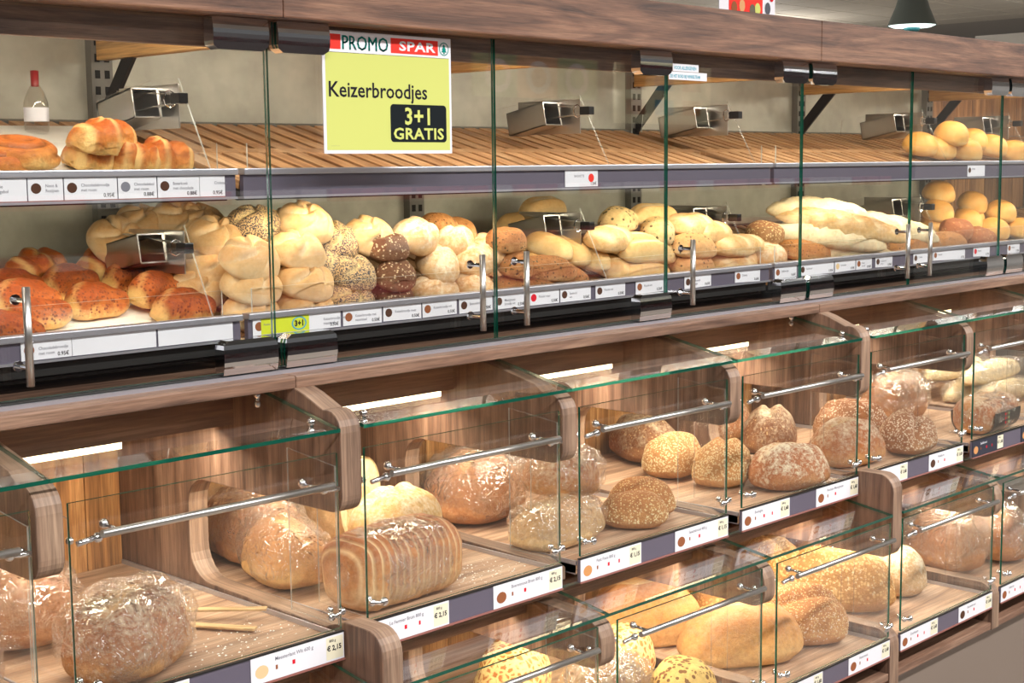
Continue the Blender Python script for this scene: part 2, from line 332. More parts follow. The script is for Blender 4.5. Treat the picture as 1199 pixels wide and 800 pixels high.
# ------------------------------------------------------------------ room
tag(box('floor', -6, 18, -7, 12, -.05, 0, 'floor_tile'), kind='structure')
ceil = tag(box('ceiling', -6, 18, -7, 12, 3.36, 3.42, 'ceil_bar'), kind='structure')
tile_me = MB().box(-.29, .29, -.29, .29, 3.345, 3.362).mesh('ceiling_tile', 'ceil_tile')
for i in range(11, 21):
    for j in range(4, 16): mk('ceiling_tile', tile_me, ceil, (i * .6 + 3, j * .6 - .9, 0))
tag(box('wall_right', 11.4, 11.6, -6.9, 4.8, 0, 2.82, 'wall_paint'), kind='structure')
tag(box('wall_back', -6, 18, 11.8, 12, 0, 3.36, 'wall_paint'), kind='structure')
tag(box('wall_front', -6, 18, -5.6, -5.4, 0, 2.3, 'case_dark'), kind='structure')

# pendant lamp beyond the cabinet
lp = thing('pendant_lamp', 'dark grey cone pendant lamp hanging above the wooden beam', 'lamp', (10.04, 4.72, 2.83))
def lathe(prof, n=24, mi=0):
    b = MB(); vs = [(r * math.cos(2 * PI * k / n), r * math.sin(2 * PI * k / n), z) for r, z in prof for k in range(n)]
    return b.poly(vs, [[j * n + k, j * n + (k + 1) % n, (j + 1) * n + (k + 1) % n, (j + 1) * n + k] for j in range(len(prof) - 1) for k in range(n)], mi)
lathe([(.218, 0), (.212, .012), (.15, .16), (.11, .29), (.07, .33), (.02, .36), (.02, .40)]).obj('lamp_shade', 'lamp_shade', lp, smooth=True)
lathe([(.001, .02), (.195, .02), (.205, .004), (.17, -.012), (.001, -.016)]).obj('diffuser', 'lamp_glow', lp, smooth=True)
lathe([(.001, -.05), (.06, -.05), (.075, -.02), (.03, -.012)]).obj('lamp_bottom', 'lamp_teal', lp, smooth=True)
MB().tube((0, 0, .4), (0, 0, .53), .01).obj('cord', 'lamp_shade', lp)

# chilled counter and posters across the aisle (they show as reflections in the door glass)
cc = thing('chilled_case', 'dark chilled case with packs of meat across the aisle', 'display case', (5.3, -4.4, 0))
b = MB().box(-4.3, 4.3, -.9, 0, 0, .85).box(-4.3, 4.3, -.92, -.86, .85, 1.95).box(-4.3, 4.3, -.9, 0, 1.8, 1.95); b.obj('case_body', 'case_dark', cc)
for z in (1.12, 1.42, 1.62): box('case_shelf', -4.28, 4.28, -.86, -.1, z - .03, z, 'case_dark', cc)
rr = random.Random(3)
pk = [MB().box(-.09, .09, -.12, .12, 0, .07).mesh('meat_pack', m) for m in ('meat_pink', 'meat_red', 'pack_white', 'meat_pink')]
for z in (.86, 1.13, 1.43):
    for k in range(39): mk('meat_pack', rr.choice(pk), cc, (-4.1 + k * .215, -.28, z))
for nm, x0, x1, z0, z1, m, lab in (('poster', 4.05, 5.15, 2.03, 2.28, 'poster_green', 'green and orange poster with ring shapes across the aisle'), ('poster', 5.33, 6.35, 1.89, 2.28, 'poster_cream', 'cream poster with small pictures across the aisle')):
    p = tag(box(nm, x0, x1, -4.22, -4.2, z0, z1, m), lab, 'poster')
    if m == 'poster_green':
        flat_rect('print_panel', 'poster_orange', p, x0 + .36, x0 + .72, -4.198, z0, z1)
        for k in range(3): flat_disc('print_ring', 'pack_white', p, x0 + .2 + k * .35, -4.196, (z0 + z1) / 2, .11, .1, 18, .62)
    else:
        for k in range(6): flat_rect('print_block', ('print_brown', 'tag_blue', 'poster_orange')[k % 3], p, x0 + .1 + (k % 3) * .3, x0 + .3 + (k % 3) * .3, -4.198, z0 + .06 + (k // 3) * .16, z0 + .16 + (k // 3) * .16)

# ------------------------------------------------------------------ layout numbers
WD = .5215                                   # door width; three doors to a unit
def XD(j): return WD * j
def XB(j): return .0165 + .5217 * j          # bin divider centres
HT = .02                                     # half thickness of the dividers
UNITS = [(-4, -1), (-1, 2), (2, 5), (5, 8)]
UNAME = ['at the left edge of the picture', 'in the middle of the picture', 'right of the middle', 'at the far right end']
def zup(y): return 1.60 + (y - .1) * .26
def zlo(y): return 1.333 + (y - .1) * .26

# ------------------------------------------------------------------ upper cabinet
slat_me = MB().box(-.0175, .0175, .03, .435, -.012, 0).mesh('slat', 'wood_slat')
for ui, (a, c) in enumerate(UNITS):
    x0, x1 = XD(a), XD(c)
    if ui == 0: x0 = -1.6
    t = thing('display_cabinet', 'wood framed bakery cabinet %s with a %s back' % (UNAME[ui], 'plank' if ui == 3 else 'grey metal'), 'cabinet', (0, 0, 1.283))
    def zz(o): o.location.z -= 1.283; return o
    zz(box('roof_board', x0, x1, .022, .56, 1.925, 1.95, 'wood_x', t))
    zz(box('valance', x0, x1, .045, .06, 1.815, 1.925, 'wood_x', t, .002))
    if ui < 3: zz(box('back_panel', x0, x1, .535, .55, 1.283, 1.925, 'back_metal', t))
    else:
        for k in range(14): zz(box('plank', x0 + k * .112, x0 + k * .112 + .11, .53, .548, 1.283, 1.925, 'wood_plank', t, .002))
    zz(box('light_strip', x0 + .04, x1 - .04, .066, .084, 1.862, 1.874, 'led', t))
    l = area('cabinet_light', ((x0 + x1) / 2, .09, 1.858), x1 - x0 - .1, .02, 2.1 * (x1 - x0), (1, .93, .8), (math.radians(38), 0, 0))
    l2 = area('cabinet_light', ((x0 + x1) / 2, .135, 1.555), x1 - x0 - .1, .02, 1.5 * (x1 - x0), (1, .88, .64), (math.radians(36), 0, 0))
    for k in range(2):
        xu = XD(a) + .003 + k * 1.5645 / 2
        if xu < x0 - .02: continue
        u = MB()
        u.box(xu - .022, xu + .022, .515, .535, 1.283, 1.9)
        for q in range(20): u.box(xu - .015, xu - .005, .5138, .516, 1.31 + q * .03, 1.325 + q * .03, 1); u.box(xu + .005, xu + .015, .5138, .516, 1.31 + q * .03, 1.325 + q * .03, 1)
        zz(u.obj('slotted_upright', ['upright_grey', 'gap_black'], t))
        zz(box('rib', xu - .012, xu + .012, .09, .514, 1.823, 1.9, 'wood_rib', t, .002))
        br = prism_x([(.514, 1.70), (.514, 1.74), (.44, 1.822), (.40, 1.822)], xu - .004, xu + .004).obj('bracket', ['dark', 'dark'], t); fixn(br); zz(br)
    tag(box('cornice_board', x0, x1 - .001, -.05, .021, 1.858, 1.952, 'wood_cornice', None, .003), 'brown wooden beam above the glass doors %s' % UNAME[ui], 'beam')
    w = thing('worktop', 'brown wooden worktop ledge under the glass doors %s' % UNAME[ui], 'worktop', ((x0 + x1) / 2, 0, 1.262))
    def wl(o): o.location = (-(x0 + x1) / 2, 0, -1.262); return o
    wl(box('ledge_board', x0, x1 - .001, -.055, .53, 1.262, 1.283, 'wood_x', w, .003))
    wl(box('door_track', x0, x1, -.012, .02, 1.283, 1.291, 'dark', w))
    wl(box('track_lip', x0, x1, -.018, -.012, 1.283, 1.289, 'alu', w))
    for nm, zf, lo in (('upper', zup, 0), ('lower', zlo, 1)):
        s = thing('slatted_shelf', '%s tilted slatted wooden shelf with grey front rail %s' % (nm, UNAME[ui]), 'shelf', ((x0 + x1) / 2, .1, zf(.1)))
        mx = (x0 + x1) / 2; sl = math.atan(.26)
        zt = (1.621, 1.376)[lo]; zb = (1.574, 1.335)[lo]
        def rl(o): o.location = (-mx, -.1, -zf(.1)); return o
        rl(box('rail_lip', x0 + .006, x1 - .006, .078, .1, zt - .011, zt, 'alu', s, .002))
        rl(box('rail_face', x0 + .008, x1 - .008, .0855, .096, zb, zt - .011, 'mauve', s))
        rl(box('rail_foot', x0 + .006, x1 - .006, .082, .1, zb - .004, zb, 'alu', s))
        rl(box('rail_shade_strip', x0 + .006, x1 - .006, .0965, .0995, zf(.1) - .024, zb, 'gap_black', s))  # black strip standing in for the shade below the rail
        n = int((x1 - x0 - .02) / .049)
        for k in range(n): mk('slat', slat_me, s, (x0 + .03 + k * .049 - mx, 0, 0), (sl, 0, 0))
        for y in (.0, .2, .435):
            o = box('cross_bar', x0 + .01 - mx, x1 - .01 - mx, y, y + .03, -.014, .0005, 'wood_slat' if y < .4 else 'upright_grey', s); o.rotation_euler = (sl, 0, 0)
        o = box('slit_shade_sheet', x0 + .01 - mx, x1 - .01 - mx, .0, .43, -.034, -.030, 'gap_black', s); o.rotation_euler = (sl, 0, 0)  # black sheet added under the slats so the slits look shaded
        g = slab('guard', x0 + .02 - mx, x1 - .04 - mx, -.012, -.009, zt - zf(.1), zt + .042 - zf(.1), 'guard', s, 1)

# acrylic dividers with steel tong holders
def tong_set(x, lo, lab):
    zf = zlo if lo else zup; base = 0 if not lo else -.262 + .006
    t = thing('tong_divider', 'clear divider with steel tong box ' + lab, 'shelf divider', (x, .12, zf(.12)))
    def P(y, z): return (y - .12, z - zf(.12))
    dz = -.25 * lo
    pts = [P(.12, zf(.12) + .003), P(.213, 1.775 + dz), P(.30, 1.775 + dz), P(.48, 1.75 + dz), P(.485, zf(.485) + .003)]
    pl = prism_x(pts, -.0015, .0015).obj('plate', ['acrylic', 'acrylic_edge'], t); fixn(pl)
    o = MB().box(-.007, -.004, .085, .275, 1.71 + dz - zf(.12) - .02, 1.71 + dz - zf(.12) + .055).obj('backplate', 'steel', t, .001)
    h = MB(); w, L, hh, th = .052, .115, .052, .0025
    h.box(-w, 0, 0, L, 0, th).box(-w, 0, 0, L, hh - th, hh).box(-w, -w + th, 0, L, 0, hh).box(-th, 0, 0, L, 0, hh).box(-w, 0, L - th, L, 0, hh)
    R = Matrix.Rotation(math.radians(-11), 4, 'X')
    hb = h.obj('holder_box', 'steel', t); hb.location = (-.007, .14, 1.709 + dz - zf(.12)); hb.rotation_euler = (math.radians(-11), 0, 0)
    tg = thing('serving_tongs', 'steel tongs with black tip, holder ' + lab, 'tongs', (x - .033, .26, 1.734 + dz + .004))
    a = MB()
    for s in (-1, 1): a.box(-.006, .006, -.085, .09, -.001 + s * .007, .001 + s * .007, 0, Matrix.Rotation(s * .07, 3, 'X'), (0, -.085, s * .004))
    a.obj('arms', 'steel', tg, .0004)
    bm_ = MB().box(-.009, .009, -.112, -.084, -.009, .009); bm_.obj('end_cap', 'black_plastic', tg, .002)
    r_ = MB()
    for q in range(8):
        aa, bb = q * PI / 4, (q + 1) * PI / 4
        r_.tube((.012 * math.cos(aa), -.07, .014 * math.sin(aa)), (.012 * math.cos(bb), -.07, .014 * math.sin(bb)), .0012, 5)
    r_.obj('ring', 'chrome', tg)
for x, la in ((-.55, 'beside the pastry trays'), (.48, 'above the sandwich rolls'), (1.03, 'above the olive rolls'), (2.0, 'left of the round golden rolls'), (2.56, 'at the right edge')):
    tong_set(x, 0, ('on the upper shelf ' + la) if x != -.55 else 'on the upper shelf beside the pastry trays')
    if x < 2.5: tong_set(x, 1, 'on the lower shelf ' + la.replace('above', 'behind'))

# ------------------------------------------------------------------ glass doors
def hinge(parent, x0, x1, top):
    z0, z1 = (1.806, 1.857) if top else (1.292, 1.347)
    b = MB(); n = 7; r = .012
    pts = ([(x0, z1), (x0, z0 + r)] + arc(x0 + r, z0 + r, r, 180, 270, 4) + arc(x1 - r, z0 + r, r, 270, 360, 4) + [(x1, z1)]) if top else ([(x1, z0), (x1, z1 - r)] + arc(x1 - r, z1 - r, r, 0, 90, 4) + arc(x0 + r, z1 - r, r, 90, 180, 4) + [(x0, z0)])
    # bowed front so that it mirrors the aisle in bands
    k = len(pts)
    def bow(z): u = (z - z0) / (z1 - z0); return -.018 - .004 * math.sin(PI * min(max(u, 0), 1))
    lv = 8; vs = []; fs = []
    zs = [z0 + (z1 - z0) * q / lv for q in range(lv + 1)]
    b = MB()
    for q in range(lv + 1):
        ins = 0
        d = (zs[q] - z0) if top else (z1 - zs[q])
        if d < r: ins = r - math.sqrt(max(r * r - (r - d) ** 2, 0))
        y = bow(zs[q])
        vs += [(x0 + ins, 0.004, zs[q]), (x0 + ins, y, zs[q]), (x1 - ins, y, zs[q]), (x1 - ins, .004, zs[q])]
    for q in range(lv):
        o = q * 4
        fs += [[o, o + 1, o + 5, o + 4], [o + 1, o + 2, o + 6, o + 5], [o + 2, o + 3, o + 7, o + 6], [o + 3, o, o + 4, o + 7]]
    fs += [[0, 3, 2, 1], [lv * 4, lv * 4 + 1, lv * 4 + 2, lv * 4 + 3]]
    o = b.poly(vs, fs).obj('hinge', 'chrome', parent); fixn(o)
    return o
DOORS = [(-2, 'R', 'leftmost glass cabinet door in front of the pastry trays'), (-1, 'L', 'glass cabinet door carrying the yellow promotion sign'), (0, 'R', 'glass cabinet door right of the yellow promotion sign'), (1, 'R', 'glass cabinet door with the small white text sticker'), (2, 'L', 'glass cabinet door in front of the long baguettes'), (3, 'R', 'second glass cabinet door from the right edge'), (4, 'L', 'rightmost glass cabinet door, cut by the picture edge')]
for j, side, lab in DOORS:
    x0, x1 = XD(j) + .003, XD(j + 1) - .003
    t = thing('glass_door', lab, 'glass door', ((x0 + x1) / 2, 0, 1.293))
    def dl(o): o.location = (-(x0 + x1) / 2, 0, -1.293); return o
    dl(slab('pane', x0, x1, 0, .0055, 1.293, 1.856, 'glass', t, 1))
    hx = (x1 - .112, x1 - .006) if side == 'R' else (x0 + .006, x0 + .112)
    for tp in (True, False): dl(hinge(t, hx[0], hx[1], tp))
    hx = x0 + .044 if side == 'R' else x1 - .068
    if j == -2: hx = x0 + .066
    h = dl(MB().tube((hx, -.035, 1.316), (hx, -.035, 1.458), .0058, 14).obj('handle', 'steel', t, smooth=False))
    for p in h.data.polygons: p.use_smooth = len(p.vertices) == 4
    for z in (1.342, 1.438):
        so = MB().tube((hx, -.035, z), (hx, .002, z), .0035, 8).tube((hx, -.003, z), (hx, .0, z), .008, 10).obj('standoff', 'chrome', h)

# ------------------------------------------------------------------ bread bins: panels, dividers, carcass
def bulge(y, ztop, zbot, ystart, slope_back, r=.035):
    """rounded nose whose front is at y"""
    return [(ystart, ztop + slope_back)] + arc(y + r, ztop - r, r, 70, 180, 6) + arc(y + r * .85, zbot + r * .85, r * .85, 180, 270, 6)
def cutout(zt, zb, ymax=.27, r=.06):
    return arc(ymax - .02, zt + .02, .02, 90 - 180 + 0, 0, 3)[::1] if False else [(ymax - .05, zt)] + arc(ymax - .05, zt - .05, .05, 90, 0, 4) + arc(ymax - r, zb + r, r, 0, -90, 6)
upper_full = [(.52, 1.2615), (-.01, 1.2615), (-.012, 1.276)] + [(-.08, 1.255)] + arc(-.172 + .035, 1.236 - .035, .035, 75, 180, 6) + arc(-.172 + .028, 1.07 + .028, .028, 180, 270, 6) + cutout(1.07, .883) + [(-.12, .876), (-.17, .893)] \
    + arc(-.264 + .04, .893 - .04, .04, 85, 180, 6) + arc(-.264 + .03, .695 + .03, .03, 180, 270, 6) + cutout(.695, .522) + [(-.15, .520)] + arc(-.264 + .04, .52 - .04, .04, 88, 180, 6) + [(-.264, .005), (.52, .005)]
for j in (-1, 2, 5):
    x = XB(j)
    lab = {-1: 'thick wooden side panel between the left and middle bread bins', 2: 'thick wooden side panel between the middle and right bread bins', 5: 'thick wooden side panel at the far right end'}[j]
    o = prism_x(upper_full, -HT - .001, HT + .001).obj('side_panel', ['wood_z', 'wood_edge'], None, loc=(x, 0, 0)); fixn(o); tag(o, lab, 'panel', 'wooden side panels of the bin units')
    bev(o, .0012, 1)
ud = [(.50, 1.258), (.05, 1.258), (.03, 1.245)] + [(-.10, 1.214)] + arc(-.172 + .04, 1.204 - .042, .04, 75, 180, 6) + arc(-.172 + .03, 1.07 + .03, .03, 180, 270, 6) + cutout(1.07, .883) + [(-.10, .876), (-.14, .862), (-.14, .838), (.50, .838)]
ld = [(.50, .798), (-.06, .798)] + arc(-.264 + .045, .79 - .045, .045, 85, 180, 6) + arc(-.264 + .03, .695 + .03, .03, 180, 270, 6) + cutout(.695, .522) + [(-.15, .520)] + arc(-.264 + .04, .52 - .04, .04, 88, 180, 6) + [(-.264, .396), (.50, .396)]
NM = {0: ['the left', 'second'], }
for ui, (a, c) in enumerate(UNITS[:3]):
    if ui == 0: a = -3
    x0, x1 = XB(a) + HT + .002, XB(c) - HT - .002
    t = thing('bread_bin_unit', 'wooden self-service bread bin unit with glass flaps %s' % UNAME[ui], 'bread bins', ((x0 + x1) / 2, 0, 0))
    mx = (x0 + x1) / 2
    def ul(o): o.location.x -= mx; return o
    for j in range(a + 1, c):
        for prof in (ud, ld):
            o = prism_x(prof, XB(j) - HT, XB(j) + HT).obj('divider', ['wood_z', 'wood_edge'], t); fixn(o); bev(o, .001, 1); ul(o)
    # back planks
    for z0, z1, s in ((.838, 1.258, 1), (.44, .798, 2)):
        x = x0; rp = random.Random(ui * 10 + s)
        while x < x1 - .02:
            w = min(rp.choice((.075, .095, .12, .14)), x1 - x)
            ul(box('plank', x + .0008, x + w - .0008, .502, .52, z0, z1, 'wood_plank', t, .0015)); x += w
    ul(box('mid_shelf', x0, x1, -.112, .50, .80, .826, 'wood_x', t, .002))
    ul(box('mid_shelf_edge', x0, x1, -.126, -.113, .80, .8, 'wood_x', t)) if False else None
    ul(box('base_board', x0, x1, -.262, .50, .397, .416, 'wood_x', t, .002))
    ul(box('plinth', x0, x1, -.24, -.22, .003, .396, 'plinth', t))
    ul(box('bin_back', x0, x1, .52, .53, .4, 1.26, 'gap_black', t))
    for j in range(a, c):
        b0, b1 = XB(j) + HT + .002, XB(j + 1) - HT - .002
        # fascia and LED tubes
        ul(box('fascia', b0, b1, .118, .13, 1.183, 1.2605, 'wood_x', t)); ul(box('fascia', b0, b1, -.075, -.063, .768, .799, 'wood_x', t))
        e1 = b1 - .02 if j != -2 else -.735
        led = MB().box(b0 + .015, e1, .132, .146, 1.169, 1.182).obj('led_tube', 'led', t, .002); ul(led)
        ul(MB().box(b0 + .02, b1 - .02, -.06, -.048, .770, .781).obj('led_tube', 'led', t, .002))
        for y, z, p in ((.16, 1.168, 2.5), (-.035, .758, 2.6)):
            area('bin_light', ((b0 + b1) / 2, y, z), b1 - b0 - .06, .02, p, (1, .88, .68), (math.radians(18), 0, 0))
        # top glass sheets
        for (ya, za), (yb, zb), gx in (((-.176, 1.205), (.035, 1.249), 0), ((-.266, .796), (-.13, .817), 0)):
            first = j == a; last = j == c - 1
            g0 = XB(j) + (HT + .004 if first else .0005); g1 = XB(j + 1) - (HT + .004 if last else .0005)
            b = MB(); th = .006
            if ya > -.2: off = .0
            vs = [(g0, ya, za), (g1, ya, za), (g1, yb, zb), (g0, yb, zb)]; vs = vs + [(x, y, z + th) for x, y, z in vs]
            b.poly(vs, [[0, 3, 2, 1], [4, 5, 6, 7]], 0); b.f += [[0, 1, 5, 4], [1, 2, 6, 5], [2, 3, 7, 6], [3, 0, 4, 7]]; b.i += [1] * 4
            gt = ul(b.obj('top_glass', ['glass', 'glass_edge'], t))
            if za > 1:
                for xx, last_ in ((g0 + .03, first), (g1 - .03, last)):
                    if last_:
                        for yy in (-.14, .0):
                            zz_ = za + (yy - ya) / (yb - ya) * (zb - za)
                            MB().sphere((xx, yy, zz_ + .009), .007).sphere((xx, yy, zz_ - .006), .007).tube((xx, yy, zz_ - .006), (xx, yy, zz_ + .009), .004, 8).obj('clamp_knob', 'chrome', gt, smooth=True)
        # hinged front flaps
        for y, z0, zh, ztop in ((-.172, .886, 1.128, 1.172), (-.264, .508, .752, .782)):
            p0, p1 = b0 + .006, b1 - .006
            f = ul(slab('flap', p0, p1, y, y + .005, z0, ztop, 'glass', t, 1))
            for xx, sg in ((p0, 1), (p1, -1)):
                xa, xb_ = (xx, xx + .0025) if sg > 0 else (xx - .0025, xx)
                sp = prism_x([(y + .006, z0 + .004), (y + .006, ztop - .022), (y + .13, ztop - .008), (y + .13, z0 + .004)], xa, xb_).obj('side_plate', ['acrylic', 'acrylic_edge'], f); fixn(sp)
                # clips with knobs, top and bottom
                cl = MB()
                cl.tube((xx + sg * .006, y - .008, zh - .012), (xx + sg * .034, y - .008, zh - .008), .0045, 8).sphere((xx + sg * .036, y - .01, zh - .008), .0075).sphere((xx + sg * .008, y + .016, zh - .012), .006)
                cl.obj('clip', 'chrome', f, smooth=True)
                cl = MB()
                cl.tube((xx + sg * .002, y - .006, z0 + .03), (xx + sg * .022, y - .01, z0 + .026), .0035, 8).sphere((xx + sg * .003, y - .006, z0 + .03), .0065).sphere((xx + sg * .027, y - .008, z0 + .027), .0075).sphere((xx - sg * .0 + sg * .012, y + .014, z0 + .03), .006)
                cl.obj('clip', 'chrome', f, smooth=True)
            hb = MB().tube((p0 + .034, y - .026, zh), (p1 - .03, y - .026, zh), .0058, 12).obj('handle_bar', 'steel', f)
            for q in hb.data.polygons: q.use_smooth = len(q.vertices) == 4
            for xx in (p0 + .06, p1 - .06): MB().tube((xx, y - .026, zh), (xx, y + .012, zh + .002), .0035, 8).sphere((xx, y + .014, zh + .003), .0075).obj('handle_post', 'chrome', f, smooth=True)

# ------------------------------------------------------------------ trays with front rails, and the price tags in them
BINLAB = {-3: 'far left', -2: 'left', -1: 'second', 0: 'third', 1: 'fourth', 2: 'fifth', 3: 'sixth', 4: 'seventh'}
def bin_tray(j, tier):
    b0, b1 = XB(j) + HT + .005, XB(j + 1) - HT - .005
    y, zt, zb, ztray = ((-.172, .880, .836, .868), (-.264, .501, .459, .490))[tier]
    what = TRAYS[(tier, j)]
    t = thing('bread_tray', 'wood lined bread tray %s' % what, 'tray', ((b0 + b1) / 2, y, zb))
    ox, oy, oz = (b0 + b1) / 2, y, zb
    def tl(o): o.location = (-ox, -oy, -oz); return o
    tl(box('tray_base', b0, b1, y + .008, .495, ztray - .016, ztray, 'wood_tray', t))
    r_ = tl(MB().box(b0, b0 + .004, y + .01, .495, ztray - .018, ztray + .008).obj('side_rim', 'alu', t)); tl(MB().box(b1 - .004, b1, y + .01, .495, ztray - .018, ztray + .008).obj('side_rim', 'alu', t))
    tl(box('front_rail', b0, b1, y, y + .006, zb, zt, 'mauve', t, .0008)); tl(box('rail_trim', b0, b1, y - .003, y, zb - .002, zb + .001, 'orange_line', t)); tl(box('rail_trim', b0, b1, y - .002, y + .006, zt, zt + .002, 'dark', t))
def bin_tag(x0, x1, y, z0, z1, lab, title, price, picm, dark=False, icons=3, extra=False):
    w = x1 - x0; cx = (x0 + x1) / 2
    o = MB().box(-w / 2, w / 2, -.0012, 0, 0, z1 - z0).obj('price_tag', 'tag_navy' if dark else 'white_card', None, loc=(cx, y, z0)); tag(o, lab, 'price tag', 'price tags on the bin rails')
    h = z1 - z0; yy = -.0014; ik = 'white_card' if dark else 'ink_grey'
    text(title, .0085, ik, o, -w / 2 + .045, yy, h - .0125, .0001, .95, name='product_name')
    flat_disc('bread_picture', picm, o, -w / 2 + .02, yy, h * .42, .0125, .0105)
    for k in range(icons): flat_rect('icon', ('print_brown', 'ink_red', 'ink_red')[k], o, -w / 2 + .046 + k * .032, -w / 2 + (.050 if k != 1 else .0515) + k * .032, yy, h * .36, h * .36 + .007)
    flat_rect('price_field', 'cream_card', o, w / 2 - .036, w / 2 - .002, yy, .003, h - .003)
    text('\u20ac ' + price, .0115, 'ink', o, w / 2 - .0345, yy - .0002, h * .42, .0004, .95, name='price'); text('800 g', .006, 'ink', o, w / 2 - .03, yy - .0002, h * .75, .0001, 1, name='weight')
TRAYS = {(0, -3): 'at the left edge holding a bagged loaf', (0, -2): 'under the bagged crusty loaf with wooden tongs', (0, -1): 'under the sliced bagged loaf', (0, 0): 'under the bagged loaf pile and sesame rolls', (0, 1): 'under the flour dusted country loaf', (0, 2): 'under the oat covered loaf', (0, 3): 'holding the bread with the black wrapper', (0, 4): 'at the right edge behind the black wrapper',
         (1, -1): 'in the lower row under the large crackled loaf', (1, 0): 'in the lower row under the spotted tiger loaf', (1, 1): 'in the lower row under the folded oat loaf', (1, 2): 'in the lower row under the round floury boule', (1, 3): 'in the lower row at the right edge', (1, -2): 'in the lower row at the bottom left corner'}
for (tier, j) in TRAYS: bin_tray(j, tier)
TT = {(0, -2): ('Boeren Wit 800 g', 'Meesterlant Wit 600 g', '2,15', 'print_brown', 'crumb_beige'), (0, -1): ('Le Fermier Bruin 800 g', 'Boerenmout Bruin 800 g', '2,15', 'print_brown', 'print_brown'), (0, 0): ('Petit Frans 800 g', 'Sesambrood 400 g', '1,15', 'poster_orange', 'print_brown'), (0, 1): ('Boulogne', 'Rustique Meergranen', '1,68', 'print_brown', 'print_brown'), (0, 2): ('Rustiek', 'Waldkorn', '1,68', 'print_brown', 'print_dark'), (0, 3): ('Speltbrood', 'Stokbrood', '1,68', 'poster_orange', 'poster_orange'),
      (1, 0): ('Tijgerbrood', 'Tijger Wit', '1,68', 'poster_orange', 'print_brown'), (1, 1): ('Meergranen', 'Havermout', '1,68', 'print_brown', 'print_brown'), (1, 2): ('Zuurdesem', 'Boerenbrood', '1,68', 'print_brown', 'print_dark'), (1, 3): ('Volkoren', 'Volkoren', '1,68', 'print_brown', 'print_brown')}
for (tier, j), (ta, tb, pr, pa, pb) in TT.items():
    b0, b1 = XB(j) + HT + .005, XB(j + 1) - HT - .005; y, zt, zb = ((-.1725, .8795, .8375), (-.2645, .5005, .4605))[tier]
    w = TRAYS[(tier, j)].replace('in the lower row ', '') ; row = 'lower' if tier else 'upper'
    dk = (tier, j) == (0, 3)
    bin_tag(b0 + .001, b0 + .181, y, zb, zt, 'left price tag, %s row, tray %s' % (row, w), ta, pr, pa, dk)
    bin_tag(b1 - .182, b1 - .001, y, zb, zt, 'right price tag, %s row, tray %s' % (row, w), tb, pr, pb, dk, 2)

# ------------------------------------------------------------------ shelf tags
def shelf_tag(x0, x1, z0, z1, lab, title='', price='', pic=None, mat='white_card', y=.0845, tilt=0.0):
    w = x1 - x0; h = z1 - z0
    o = MB().box(-w / 2, w / 2, -.001, 0, 0, h).obj('shelf_tag', mat, None, loc=((x0 + x1) / 2, y, z0)); tag(o, lab, 'price tag', 'price tags on the shelf rails'); o.rotation_euler = (0, tilt, 0)
    if pic: flat_disc('bread_picture', pic, o, -w / 2 + .013, -.0012, h * .55, .0085, .008)
    if title:
        for k, s in enumerate(title.split('|')): text(s, .0068, 'ink_grey', o, -w / 2 + .028, -.0012, h - .0135 - k * .0075, .00008, .95, name='product_name')
    if price: text(price, .0085, 'ink', o, w / 2 - .024, -.0012, .0035, .00015, .95, name='price')
    return o
ZL = (1.3365, 1.3645); ZU = (1.5755, 1.609)
LT = [(-.926, -.843, 'Chocoladebroodje|met room', '0.95\u20ac', 'print_brown'), (-.842, -.694, '', '', None), (-.690, -.546, '', '', None), (-.505, -.381, '', '', None), (-.381, -.314, 'Keizerbroodje met|maanzaad', '0.50\u20ac', None), (-.308, -.217, 'Keizerbroodje met|sesamzaad', '0.50\u20ac', 'print_brown'), (-.213, -.119, 'Keizerbroodje meer', '0.50\u20ac', 'print_dark'), (-.115, -.026, 'Keizerbroodje wit', '0.50\u20ac', 'print_brown'), (-.019, .072, 'Boerenbol', '0.50\u20ac', 'print_dark'), (.078, .168, 'Meergranen|broodje wit', '0.50\u20ac', 'print_dark'), (.178, .268, 'Pistolet meer', '0.50\u20ac', 'ink_red'), (.272, .368, 'Sandwich|wit', '0.50\u20ac', 'print_dark'), (.384, .482, 'Pistolet wit', '0.50\u20ac', 'print_dark'), (.519, .616, 'Piccolo wit', '0.50\u20ac', 'print_brown'), (.694, .795, 'Pompoenpit|broodje', '0.65\u20ac', 'print_dark'), (.890, .993, 'Ciabatta', '0.65\u20ac', 'print_brown'), (1.057, 1.153, 'Olijfbroodje', '0.65\u20ac', 'print_brown'), (1.168, 1.326, 'Stokbrood', '0.95\u20ac', 'print_dark'), (1.332, 1.432, 'Parisienne', '0.95\u20ac', 'crumb_beige'), (1.436, 1.515, 'Frans|brood', '0.95\u20ac', 'print_brown'), (1.534, 1.623, 'Stokbrood|bruin', '0.95\u20ac', 'print_dark'), (1.739, 1.847, 'Ciabatta', '0.75\u20ac', 'print_dark'), (1.851, 2.041, 'Amandel', '0.75\u20ac', 'print_brown'), (2.094, 2.198, 'Rozijnen', '0.75\u20ac', 'ink_red'), (2.317, 2.399, 'Bolletje', '0.35\u20ac', 'print_brown')]
